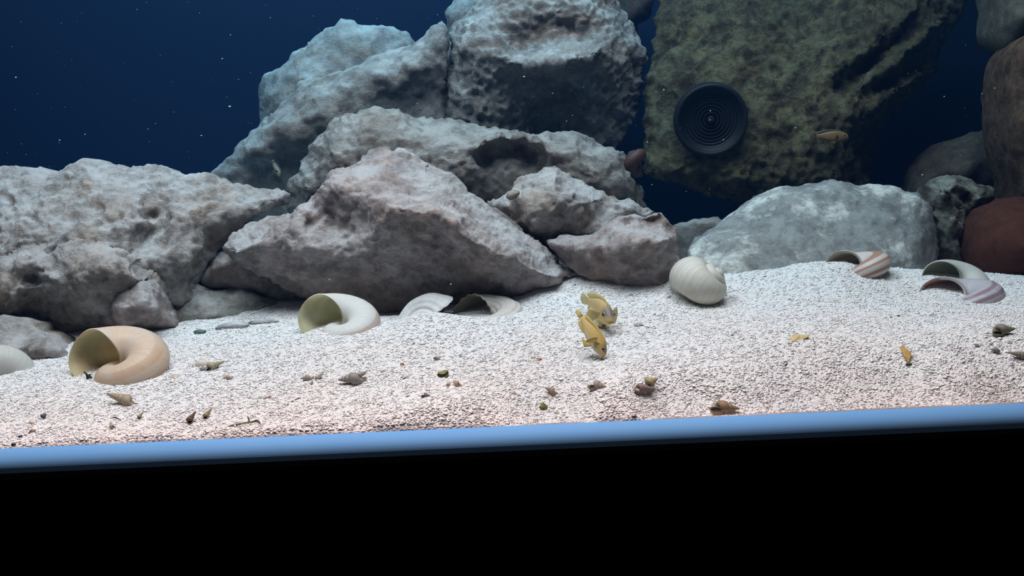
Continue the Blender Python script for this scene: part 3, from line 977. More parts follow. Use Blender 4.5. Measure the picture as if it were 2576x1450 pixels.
snail_shell('snail_shell', 'large glossy tan shell in front at the left, mouth open to the viewer', GLOB, (-0.20, -0.95, 0.12), (-1, 0, 0.32), 172, 428, 820, .491, M_tan, M_tan_in, mouth=True)
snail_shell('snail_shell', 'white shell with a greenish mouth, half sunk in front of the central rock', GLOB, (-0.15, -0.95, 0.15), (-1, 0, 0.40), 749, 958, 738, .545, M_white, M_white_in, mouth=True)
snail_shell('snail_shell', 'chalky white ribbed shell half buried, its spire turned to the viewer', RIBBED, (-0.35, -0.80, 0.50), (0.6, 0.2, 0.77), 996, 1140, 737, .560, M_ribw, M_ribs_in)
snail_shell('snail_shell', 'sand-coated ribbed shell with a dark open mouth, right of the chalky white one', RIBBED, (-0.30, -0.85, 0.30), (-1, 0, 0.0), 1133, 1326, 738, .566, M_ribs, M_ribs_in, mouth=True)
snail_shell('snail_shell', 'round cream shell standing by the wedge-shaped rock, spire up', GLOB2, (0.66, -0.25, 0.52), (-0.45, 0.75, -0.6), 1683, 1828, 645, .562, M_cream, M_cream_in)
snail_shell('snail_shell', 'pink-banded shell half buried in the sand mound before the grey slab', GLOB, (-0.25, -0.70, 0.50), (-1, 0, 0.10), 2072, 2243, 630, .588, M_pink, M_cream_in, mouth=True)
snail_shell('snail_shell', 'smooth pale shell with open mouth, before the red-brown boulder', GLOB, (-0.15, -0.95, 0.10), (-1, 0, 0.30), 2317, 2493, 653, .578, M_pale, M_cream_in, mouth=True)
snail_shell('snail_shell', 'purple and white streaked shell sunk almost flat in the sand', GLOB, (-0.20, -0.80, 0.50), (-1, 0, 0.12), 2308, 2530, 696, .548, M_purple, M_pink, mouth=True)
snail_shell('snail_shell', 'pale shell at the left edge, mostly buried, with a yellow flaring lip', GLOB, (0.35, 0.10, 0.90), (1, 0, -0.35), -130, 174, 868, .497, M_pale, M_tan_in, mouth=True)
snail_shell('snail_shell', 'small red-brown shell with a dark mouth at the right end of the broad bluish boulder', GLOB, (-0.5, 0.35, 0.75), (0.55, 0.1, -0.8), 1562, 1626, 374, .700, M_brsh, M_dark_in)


# --- small turret snails and other little shells lying on the sand
def turret_geo(W=1.30, N=8, slim=0.36, ax=9, ax_amp=0.035):
    return shell_geo(N=N, W=W, Rc=slim * .55, a=slim * .52, b=.16 + slim * (.25 if slim < .5 else .45), h=1.45, ring=14, per=18, axial=ax, ax_amp=ax_amp, flare=.0, thick=.88, deep=.35, tilt=0.0)


TUR = turret_geo()
TURW = turret_geo(W=1.55, N=6, slim=0.55)
TUR_SM = turret_geo(ax=0)
M_tur_in = shell_mat('turret_lining', (0.30, 0.25, 0.20), None, (), 0.1)
TCOL = {}


def tmat(c, stripe=None, amt=0.6):
    k = (c, stripe)
    if k not in TCOL:
        TCOL[k] = shell_mat('turret_shell', c, None, (), amt, stripe or tuple(0.55 * x for x in c), None, 0, 0.4, 0.2, freq=60)
    return TCOL[k]


def turret(label, bx, by, ax, ay, col, stripe=None, geo=None, fat=1.0, lift=0.5, spin=0.0, name='turret_snail', group='small turret snails on the sand'):
    """bx,by pixel of the wide end on the sand, ax,ay pixel of the tip"""
    geo = geo or TUR
    body, lin = geo
    B = ground(bx, by)
    T = ground(ax, ay)
    Tb = unproj(ax, ay, B[1])
    tip = T * (1 - lift) + unproj(ax, ay, T[1] * (1 - lift) + B[1] * lift) * lift if lift < 1 else Tb
    yq = T[1] * (1 - lift) + B[1] * lift
    tip = unproj(ax, ay, yq)
    axis = tip - B
    Ln = np.linalg.norm(axis)
    axis = axis / Ln
    up = np.array([0, 0, 1.0])
    side = np.cross(axis, up)
    Pd = -up * math.cos(spin) * 0.3 + side * 1.0 + up * math.sin(spin)
    R = frame_from(axis, Pd)
    V = body[0]
    zmin, zmax = V[:, 2].min(), V[:, 2].max()
    s = Ln / (zmax - zmin)
    sc = np.array([s * fat, s * fat, s])
    r = 0.5 * (np.ptp(V[:, 0]) * s * fat)
    L = tip - R @ (sc * np.array([0, 0, zmax]))
    W1 = (V * sc) @ R.T + L
    W2 = (lin[0] * sc) @ R.T + L
    # rest on the sand
    gz = sand_z(W1[:, 0], W1[:, 1])
    dz = np.min(W1[:, 2] - gz)
    sh = np.array([0, 0, -dz - 0.35 * r])
    W1 = W1 + sh; W2 = W2 + sh
    base = np.array([W1[:, 0].mean(), W1[:, 1].mean(), W1[:, 2].min()])
    root = empty(name, base)
    tag(root, label, 'snail', group)
    link('body_whorl', uv_mesh('body_whorl', W1 - base, body[1], body[2]), tmat(col, stripe), root)
    link('aperture_lining', uv_mesh('aperture_lining', W2 - base, lin[1], lin[2]), M_tur_in, root)
    return root


T_TAN = (0.46, 0.37, 0.25)
T_PALE = (0.56, 0.50, 0.41)
T_BRN = (0.30, 0.20, 0.13)
T_GRY = (0.36, 0.31, 0.27)
turret('long tan ridged turret snail below the large tan shell, tip to the left', 345, 1024, 268, 998, T_TAN, (0.26, 0.20, 0.13), fat=.75)
turret('tiny tan turret snail just below the long ridged one', 345, 1056, 362, 1036, T_TAN, lift=.7)
turret('dark brown turret snail with a pale foot, near the front glass', 470, 1068, 493, 1036, (0.10, 0.06, 0.045), (0.38, 0.28, 0.2), fat=1.1, lift=.7)
turret('yellowish turret snail leaning beside the dark brown one', 510, 1056, 535, 1027, (0.42, 0.34, 0.20), (0.28, 0.22, 0.13), lift=.7)
turret('little pale cone snail alone near the front glass at the left', 284, 1080, 277, 1060, T_PALE, geo=TURW, lift=.8)
turret('tan turret snail next to the pink oval shell, right of the large tan shell', 515, 936, 565, 916, (0.52, 0.43, 0.30), fat=1.1)
turret('whitish small snail with a dark rim, right of the tan shell group', 586, 952, 559, 958, (0.58, 0.50, 0.42), (0.40, 0.2, 0.14), geo=TURW)
turret('grey-brown turret snail with an orange foot end, middle front', 922, 962, 850, 969, T_GRY, (0.20, 0.17, 0.14), geo=TURW, fat=.9)
turret('pale turret snail leaning on the grey-brown one', 896, 952, 924, 938, (0.54, 0.47, 0.38), lift=.9, fat=1.3)
turret('pinkish ridged turret snail, upper one of a tangled pair', 790, 958, 816, 937, (0.58, 0.47, 0.38), (0.68, 0.60, 0.52), fat=1.0, lift=.9)
turret('dull pinkish snail lying under the ridged one of the tangled pair', 790, 955, 755, 960, (0.50, 0.41, 0.34), geo=TURW)
turret('stubby beige snail standing in front of the tangled pair', 782, 971, 786, 955, (0.52, 0.44, 0.36), geo=TURW, lift=1)
turret('tiny cream snail in the middle of the sand', 1090, 904, 1110, 905, (0.64, 0.58, 0.50), geo=TURW)
turret('small sunken cream snail left of the red fragment', 958, 938, 976, 939, (0.62, 0.57, 0.50), geo=TURW)
turret('pinkish cone snail beside the orange crumb', 1158, 975, 1140, 962, (0.58, 0.38, 0.28), geo=TURW, fat=1.1)
turret('brown cone snail with its tip up to the left, right of the middle', 1404, 995, 1370, 981, (0.42, 0.28, 0.20), (0.25, 0.2, 0.17), geo=TURW)
turret('grey-brown cone snail with its tip to the right', 1483, 985, 1527, 993, (0.40, 0.31, 0.25), (0.30, 0.26, 0.23), geo=TURW)
turret('fuzzy yellowish turret snail on top of the group of three', 1618, 976, 1655, 954, (0.48, 0.40, 0.22), fat=1.5, lift=.9, geo=TURW)
turret('purple-brown turret snail in the middle of the group of three', 1594, 985, 1648, 987, (0.32, 0.23, 0.21), fat=1.1)
turret('small pinkish snail in front of the group of three', 1614, 993, 1592, 988, (0.58, 0.46, 0.39), geo=TURW)
turret('big brown turret snail at the front glass, tip to the right', 1783, 1046, 1862, 1053, (0.33, 0.22, 0.12), (0.20, 0.14, 0.09), geo=TURW, fat=.9)
turret('long dark grey turret snail near the right edge', 2490, 846, 2555, 840, (0.26, 0.23, 0.17), (0.16, 0.14, 0.11), geo=TURW, fat=.95)
turret('small grey snail, first of the row at the right edge', 2466, 874, 2448, 869, T_GRY, geo=TURW)
turret('slim grey snail, second of the row at the right edge', 2518, 888, 2490, 885, (0.28, 0.25, 0.22), geo=TURW)
turret('grey-brown snail cut by the right edge of the photo', 2585, 903, 2536, 895, (0.30, 0.26, 0.21))
turret('small grey snail half sunk in a dent of the sand, middle front', 1060, 1000, 1084, 1003, (0.25, 0.24, 0.24), geo=TURW, fat=1.1)
turret('half-buried beige snail low at the left, near the glass', 72, 1090, 92, 1086, (0.48, 0.40, 0.33), geo=TURW, fat=1.2)
turret('faint cream snail low at the left, right of the half-buried beige one', 186, 1080, 172, 1083, (0.60, 0.53, 0.45), geo=TURW)
turret('tiny cream snail half sunk below the grey-brown turret snail', 846, 994, 828, 996, (0.58, 0.53, 0.45), geo=TURW)

# yellow and black nerite
P0 = ground(1114, 944)
snail_shell('nerite_snail', 'small yellow and black round snail in the middle of the sand', shell_geo(N=3, W=3.0, Rc=.5, a=.55, b=.6, h=.5, ring=18, per=20), (-.2, -.3, .9), (-.8, -.4, -.3),
            1100, 1129, 931, float(P0[1]), shell_mat('nerite_shell', (0.36, 0.33, 0.07), (0.03, 0.03, 0.025), ((0.1, 0.08), (0.9, 0.04)), 0.9, (0.05, 0.05, 0.03), None, 0, 0.35, 0.2, freq=14), M_dark_in, cat='snail')
P0 = ground(108, 1052)
snail_shell('nerite_snail', 'tiny round blue-black snail at the left near the glass', shell_geo(N=3, W=3.0, Rc=.5, a=.55, b=.6, h=.5, ring=18, per=20), (.2, -.4, .8), (-.5, -.4, -.6),
            101, 117, 1040, float(P0[1]), shell_mat('blue_black_shell', (0.03, 0.03, 0.05), None, (), 0.5, (0.3, 0.3, 0.34), None, 0, 0.25, 0.1), M_dark_in, cat='snail')


# --- little bivalves
def bivalve(label, cx, cy, w_px, h_px, col, tilt=0.5, yaw=0.0):
    Pg = ground(cx, cy + h_px * 0.4)
    w = w_px * Pg[1] / FPX / 2
    V, Fc = [], []
    nr, ns = 9, 24
    for k in (1.0, 0.9):
        for i in range(nr + 1):
            r = i / nr
            for j in range(ns):
                a = 2 * math.pi * j / ns
                rr = r * (1 + 0.10 * math.cos(a))
                zz = 0.42 * k * (1 - r * r) + 0.012 * math.sin(r * 40) * (k == 1.0)
                V.append((rr * math.cos(a) * k, rr * math.sin(a) * 0.78 * k, zz))
    m = (nr + 1) * ns
    for lay in (0, 1):
        for i in range(nr):
            for j in range(ns):
                q = (lay * m + i * ns + j, lay * m + i * ns + (j + 1) % ns, lay * m + (i + 1) * ns + (j + 1) % ns, lay * m + (i + 1) * ns + j)
                Fc.append(q if lay else q[::-1])
    for j in range(ns):
        Fc.append((nr * ns + j, nr * ns + (j + 1) % ns, m + nr * ns + (j + 1) % ns, m + nr * ns + j)[::-1])
    V = np.array(V) * w
    R = np.array((Matrix.Rotation(yaw, 3, 'Z') @ Matrix.Rotation(tilt, 3, 'X')))
    V = V @ R.T
    V[:, 2] -= V[:, 2].min() + 0.0006
    o = link('bivalve_shell', mesh('bivalve_shell', V, Fc), col)
    o.location = (Pg[0], Pg[1], float(sand_z(Pg[0], Pg[1])))
    tag(o, label, 'shell', 'small bivalve shells')
    return o


bivalve('small clam shell with a brown rim, just right of the large tan shell', 441, 943, 34, 16, plain('clam_valve', (0.60, 0.50, 0.45), 0.4, 0.2, 400, (0.45, 0.34, 0.28)), tilt=0.25)
bivalve('pink oval clam shell propped up above the tan turret snail', 506, 913, 32, 22, plain('pink_valve', (0.62, 0.50, 0.43), 0.4, 0.2, 300, (0.66, 0.55, 0.49)), tilt=0.9)
bivalve('thin broken shell sliver in the sand under the large tan shell', 292, 957, 30, 8, plain('sliver', (0.50, 0.40, 0.32), 0.4, 0.2), tilt=0.15, yaw=0.4)


# --- pebbles, twigs, flakes of debris
def pebble(label, cx, cy, w_px, h_px, mat, seed=0, name='pebble', cat='pebble', group=None, rough=0.25, sink=0.3, deep=0.8):
    Pg = ground(cx, cy + h_px * 0.35)
    k = Pg[1] / FPX
    a, c = w_px * k / 2, h_px * k / 2
    import bmesh
    bm = bmesh.new()
    bmesh.ops.create_icosphere(bm, subdivisions=3 if w_px > 15 else 2, radius=1.0)
    for v in bm.verts:
        d = noise.fractal(v.co * 1.3 + Vector((seed, seed * 2, 0)), 1, 2, 3) * rough
        v.co = v.co * (1 + d)
        v.co = Vector((v.co.x * a, v.co.y * a * deep, v.co.z * c))
    me = bpy.data.meshes.new(name)
    bm.to_mesh(me)
    bm.free()
    me.polygons.foreach_set('use_smooth', [True] * len(me.polygons))
    o = link(name, me, mat)
    o.location = (Pg[0], Pg[1], float(sand_z(Pg[0], Pg[1])) + c * (1 - 2 * sink))
    tag(o, label, cat, group)
    return o


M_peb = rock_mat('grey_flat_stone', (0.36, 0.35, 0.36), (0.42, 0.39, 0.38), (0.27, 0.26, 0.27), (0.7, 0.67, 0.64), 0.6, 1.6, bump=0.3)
p = pebble('long flat grey stone sunk in the sand above the tan turret snail', 590, 818, 90, 22, M_peb, 3, name='flat_stone', cat='stone', deep=.35, rough=.3)
p = pebble('narrow grey stone continuing the long flat one to the right', 662, 808, 80, 16, M_peb, 5, name='flat_stone', cat='stone', deep=.35, rough=.3)
pebble('small green-black pebble in the sand left of the flat grey stones', 504, 833, 32, 12, plain('green_pebble', (0.10, 0.16, 0.13), 0.4, 0.2), 4, deep=.5)
pebble('tiny blue-grey stone between the pink clam and the tan turret snail', 512, 927, 18, 10, plain('bluegrey_stone', (0.22, 0.22, 0.23), 0.6), 8)
M_redp = plain('red_fragment', (0.38, 0.12, 0.08), 0.5, 0.2, 500, (0.5, 0.22, 0.15))
M_blk = plain('black_crumb', (0.02, 0.02, 0.022), 0.5, 0.2)
M_pinkc = plain('pink_fragment', (0.60, 0.40, 0.34), 0.6, 0.1, 500, (0.66, 0.5, 0.44))
M_ora = plain('orange_crumb', (0.52, 0.20, 0.12), 0.5, 0.2)
pebble('red coral fragment on the sand above the black crumb', 1012, 916, 11, 11, M_redp, 1, name='coral_fragment', cat='fragment')
pebble('orange crumb left of the pinkish cone snail', 1128, 967, 11, 9, M_ora, 2, name='coral_fragment', cat='fragment')
pebble('reddish flat fragment right of the middle, above the brown cone snail', 1356, 903, 16, 7, M_redp, 6, name='coral_fragment', cat='fragment')
pebble('small red fragment low left, above the green twig', 679, 999, 9, 8, M_redp, 7, name='coral_fragment', cat='fragment')
pebble('pink coral crumb at the lower left, below the blue-black snail', 82, 1062, 20, 14, M_pinkc, 9, name='coral_fragment', cat='fragment')
pebble('beige crumb in the sand right of the group of three snails', 1715, 934, 15, 8, plain('beige_crumb', (0.52, 0.40, 0.32), 0.6), 10)
pebble('peach-coloured crumb below the brown cone snails', 1290, 987, 16, 10, plain('peach_crumb', (0.60, 0.48, 0.42), 0.6), 11)
pebble('black crumb in the middle of the sand', 1016, 953, 12, 6, M_blk, 12)
pebble('black crumb low at the left, right one beside the dark stick', 736, 1011, 11, 5, M_blk, 13)
pebble('dark speck on the sand below the pale shell at the right', 2260, 795, 10, 6, M_blk, 14)
pebble('dark crumb lying at the glass at the far left', 36, 1130, 12, 8, plain('grey_crumb', (0.15, 0.16, 0.16), 0.6), 15)
pebble('dark crumb by the beige snail at the lower left', 51, 1097, 12, 5, M_blk, 16)
pebble('grey stone chip in the sand right of the diving fish', 1606, 817, 22, 11, plain('grey_chip', (0.34, 0.30, 0.30), 0.6), 17)


def tube(name, pts, radii, mat, parent=None, ring=8):
    pts = [np.array(q, float) for q in pts]
    V, Fc = [], []
    for i, q in enumerate(pts):
        tg = pts[min(i + 1, len(pts) - 1)] - pts[max(i - 1, 0)]
        tg /= np.linalg.norm(tg) + 1e-12
        s = np.cross(tg, (0.1, 0.2, 1.0)); s /= np.linalg.norm(s)
        u = np.cross(s, tg)
        for j in range(ring):
            a = 2 * math.pi * j / ring
            V.append(q + radii[i] * (math.cos(a) * s + math.sin(a) * u))
    for i in range(len(pts) - 1):
        for j in range(ring):
            Fc.append((i * ring + j, i * ring + (j + 1) % ring, (i + 1) * ring + (j + 1) % ring, (i + 1) * ring + j))
    Fc.append(tuple(range(ring))[::-1])
    Fc.append(tuple(range((len(pts) - 1) * ring, len(pts) * ring)))
    return mesh(name, V, Fc)


def twig(label, pix, w_px, mat, name='twig', lift=0.4):
    W = [ground(*q) for q in pix]
    k = W[0][1] / FPX
    W = [w + np.array([0, 0, w_px * k * lift]) for w in W]
    base = W[0].copy()
    rad = [w_px * k / 2 * (1 if 0 < i < len(W) - 1 else 0.5) for i in range(len(W))]
    o = link(name, tube(name, [w - base for w in W], rad, mat), mat)
    o.location = tuple(base)
    tag(o, label, 'debris')
    return o


M_twg = plain('green_twig', (0.055, 0.065, 0.03), 0.5, 0.2, 700, (0.12, 0.14, 0.06))
M_stick = plain('grey_brown_stick', (0.09, 0.08, 0.07), 0.6, 0.1)
tw = empty('plant_twig', ground(580, 1075))
tag(tw, 'dark green plant twig with a bent tip, lying by the front glass', 'debris')
b0 = np.array(tw.location)


def tp(pix, up=0.0006):
    return [ground(*q) - b0 + np.array([0, 0, up]) for q in pix]


kk = b0[1] / FPX
link('stem', tube('stem', tp([(577, 1076), (592, 1074), (610, 1070), (630, 1066), (640, 1064)]), [1.5 * kk, 3.4 * kk, 3.4 * kk, 2.6 * kk, 1.8 * kk], M_twg), M_twg, tw)
link('leaf_tip', tube('leaf_tip', tp([(638, 1065), (645, 1062), (650, 1064), (655, 1068)], .0007), [2 * kk, 3.4 * kk, 2.6 * kk, 1 * kk], M_twg), M_twg, tw)
link('side_shoot', tube('side_shoot', [tp([(628, 1066)])[0], tp([(626, 1064)], .0022)[0], tp([(624, 1063)], .0030)[0]], [1.6 * kk, 2.2 * kk, 1 * kk], M_twg), M_twg, tw)
twig('thin dark stick below the long tan turret snail', [(280, 1049), (292, 1053), (305, 1058)], 3.4, M_stick)
twig('short grey stick beside the black crumb at the lower left', [(742, 1009), (750, 1005), (757, 1003)], 4.5, M_stick)
twig('curved grey stem in the sand right of the diving fish', [(1600, 818), (1612, 819), (1624, 824), (1634, 825)], 3, M_stick)
twig('tiny black stick near the right, below the yellowish flake', [(1974, 923), (1978, 919), (1981, 916)], 4, M_blk)
twig('slim brown stick in the sand right of the tan shell group', [(702, 923), (714, 919), (727, 916)], 4, plain('brown_stick', (0.26, 0.21, 0.16), 0.6))


def flake(label, pix, mat, thick=0.0006, lift=0.002, name='leaf_flake'):
    W = np.array([ground(*q) for q in pix])
    base = W.mean(0)
    n = len(W)
    c = base.copy(); c[2] += lift
    top = np.array([w + np.array([0, 0, lift * 0.4 * (1 + math.sin(i * 2.1))]) for i, w in enumerate(W)])
    V = np.concatenate([top, top - np.array([0, 0, thick]), [c], [c - np.array([0, 0, thick])]]) - base
    Fc = []
    for i in range(n):
        j = (i + 1) % n
        Fc += [(i, 2 * n, j), (n + i, n + j, 2 * n + 1), (i, j, n + j, n + i)]
    o = link(name, mesh(name, V, Fc, smooth=False), mat)
    o.location = tuple(base)
    tag(o, label, 'debris')
    return o


M_yfl = plain('yellow_leaf_flake', (0.50, 0.36, 0.16), 0.6, 0.1, 600, (0.60, 0.46, 0.26))
flake('pale yellow leaf flake on the sand slope at the right', [(1988, 852), (2004, 847), (2020, 846), (2034, 846), (2033, 854), (2012, 858), (1992, 864)], M_yfl)
flake('ochre curled leaf scrap with a dark end, right part of the sand', [(2264, 881), (2272, 884), (2280, 893), (2292, 895), (2292, 905), (2286, 914), (2276, 908), (2268, 896)], plain('ochre_leaf', (0.40, 0.22, 0.05), 0.5, 0.1, 700, (0.5, 0.32, 0.12)), lift=0.004)
pebble('dark green crumb just below the ochre leaf scrap', 2286, 915, 16, 6, plain('dark_green_crumb', (0.06, 0.07, 0.05), 0.6), 18)
flake('small olive-green square leaf bit by the front glass', [(1356, 1028), (1366, 1019), (1378, 1023), (1376, 1030), (1366, 1033)], plain('olive_leaf', (0.12, 0.12, 0.03), 0.5), lift=0.002)
# black scrap of plant inside the mouth of the large tan shell
g0 = ground(222, 952)
sc0 = empty('plant_scrap', g0)
tag(sc0, 'black scrap of plant standing in the mouth of the large tan shell', 'debris')
kk = g0[1] / FPX
link('stem', tube('stem', [(3 * kk, 0, -3 * kk), (0, 0, 5 * kk), (-4 * kk, 0, 12 * kk), (-9 * kk, 0, 17 * kk)], [9 * kk, 5 * kk, 2 * kk, 2.6 * kk], M_blk), M_blk, sc0)
link('leaf', tube('leaf', [(1 * kk, 0, 6 * kk), (5 * kk, 0, 9 * kk), (10 * kk, 0, 10 * kk)], [2.5 * kk, 2 * kk, .6 * kk], M_blk), M_blk, sc0)


# ------------------------------------------------------------------ round pump in front of the green boulder
def lathe(name, prof, ns=64):
    """profile (r, y) turned about the y axis"""
    V, Fc = [], []
    for r, y in prof:
        for j in range(ns):
            a = 2 * math.pi * j / ns
            V.append((r * math.cos(a), y, r * math.sin(a)))
    for i in range(len(prof) - 1):
        for j in range(ns):
            Fc.append((i * ns + j, (i + 1) * ns + j, (i + 1) * ns + (j + 1) % ns, i * ns + (j + 1) % ns))
    Fc.append(tuple(range(ns)))
    Fc.append(tuple(range((len(prof) - 1) * ns, len(prof) * ns))[::-1])
    return mesh(name, V, Fc)


pc = unproj(1790, 303, 0.728)
r0 = 88 * 0.728 / FPX
pump = empty('circulation_pump', pc)
tag(pump, 'round dark pump disc with concentric rings before the green boulder', 'pump')
M_pump = plain('black_pump_plastic', (0.009, 0.011, 0.014), 0.5, 0.12)
M_pump2 = plain('dark_grille_plastic', (0.011, 0.013, 0.016), 0.7, 0.04)
link('housing', lathe('housing', [(r0 * .6, .045), (r0 * .95, .040), (r0 * 1.05, .012), (r0 * 1.02, .004), (r0 * .98, 0.0), (r0 * .90, .001), (r0 * .86, .006), (r0 * .2, .008)]), M_pump, pump)
for i, rr in enumerate((.80, .70, .60, .50, .40, .30, .20)):
    link('ring', lathe('ring', [(r0 * (rr - .022), .0078), (r0 * (rr - .022), .0062), (r0 * (rr + .022), .0062), (r0 * (rr + .022), .0078)]), M_pump2, pump)
link('hub', lathe('hub', [(r0 * .12, .0085), (r0 * .11, .004), (r0 * .05, .003)]), M_pump2, pump)
pump.rotation_euler = (math.radians(4), 0, math.radians(-8))


# ------------------------------------------------------------------ fish
def fish_body(name, bend=0.0, tailbend=0.0):
    st = [  # x (head 0 .. tail 1), half height, half width, centre z
        (0.000, 0.014, 0.014, -0.018), (0.012, 0.032, 0.030, -0.016), (0.04, 0.058, 0.047, -0.010), (0.09, 0.086, 0.062, 0.000), (0.15, 0.112, 0.073, 0.008), (0.22, 0.132, 0.079, 0.012),
        (0.30, 0.142, 0.080, 0.012), (0.40, 0.142, 0.077, 0.010), (0.50, 0.130, 0.067, 0.008), (0.60, 0.108, 0.053, 0.008), (0.70, 0.078, 0.037, 0.008), (0.78, 0.057, 0.024, 0.008),
        (0.84, 0.050, 0.016, 0.008), (0.87, 0.050, 0.011, 0.008)]
    ns = 24
    xs = np.array([q[0] for q in st])
    xx = np.concatenate([np.linspace(0, 0.1, 9)[:-1], np.linspace(0.1, 0.87, 26)])
    V = []
    for x in xx:
        hh, hw, cz = (np.interp(x, xs, [q[i] for q in st]) for i in (1, 2, 3))
        for j in range(ns):
            a = 2 * math.pi * j / ns
            ca, sa = math.cos(a), math.sin(a)
            V.append((0.5 - x, hw * np.sign(ca) * abs(ca) ** 0.9, cz + hh * sa))
    V = np.array(V)
    n = len(xx)
    Fc = []
    for i in range(n - 1):
        for j in range(ns):
            Fc.append((i * ns + j, (i + 1) * ns + j, (i + 1) * ns + (j + 1) % ns, i * ns + (j + 1) % ns))
    Fc.append(tuple(range(ns)))
    Fc.append(tuple(range((n - 1) * ns, n * ns))[::-1])
    return V, Fc


def fin_fan(root, tips, thick=0.004):
    """root: list of points at the body, tips: list of the outer margin -> thin closed fin"""
    root = np.array(root, float); tips = np.array(tips, float)
    n = len(root)
    mid = root * 0.5 + tips * 0.5
    nrm = np.cross(tips[0] - root[0], root[-1] - root[0])
    nrm = nrm / (np.linalg.norm(nrm) + 1e-9)
    rows = []
    for s, kk in ((1, 1.0), (-1, 1.0)):
        rows.append(root + s * nrm * thick)
        rows.append(mid + s * nrm * thick * .7)
        rows.append(tips + s * nrm * thick * .25)
    V = np.concatenate(rows)
    Fc = []
    for i in range(n - 1):
        for r in (0, 1):
            Fc.append((r * n + i, r * n + i + 1, (r + 1) * n + i + 1, (r + 1) * n + i))
            Fc.append(((r + 3) * n + i + 1, (r + 3) * n + i, (r + 4) * n + i, (r + 4) * n + i + 1))
        Fc.append((2 * n + i, 2 * n + i + 1, 5 * n + i + 1, 5 * n + i))
        Fc.append((i + 1, i, 3 * n + i, 3 * n + i + 1))
    Fc += [(0, n, 4 * n, 3 * n), (n, 2 * n, 5 * n, 4 * n), (n - 1, 4 * n - 1, 5 * n - 1, 2 * n - 1), (2 * n - 1, 5 * n - 1, 6 * n - 1, 3 * n - 1)]
    return V, Fc


def fish_mat(name, yel, top, head, belly):
    t = NT(name)
    at = t.node('ShaderNodeAttribute', attribute_name='fc')
    p = t.node('ShaderNodeNewGeometry').outputs['Position']
    sc_ = t.node('ShaderNodeTexVoronoi', i_Scale=1500)
    t.l.new(p, sc_.inputs['Vector'])
    nrm = t.bump(sc_.outputs['Distance'], 0.08, 0.0004)
    col = t.mix(t.math('MULTIPLY', t.noise(p, 900, 3), 0.25), at.outputs['Color'], tuple(0.6 * x for x in yel))
    return t.done(col, nrm, 0.4, 0.25)


def fin_mat(name, c, alpha=0.75):
    t = NT(name)
    p = t.node('ShaderNodeNewGeometry').outputs['Position']
    f = t.noise(p, 700, 3)
    t.done(t.mix(f, c, tuple(0.7 * x for x in c)), None, 0.45, 0.15)
    t.b.inputs['Alpha'].default_value = alpha
    return t.m


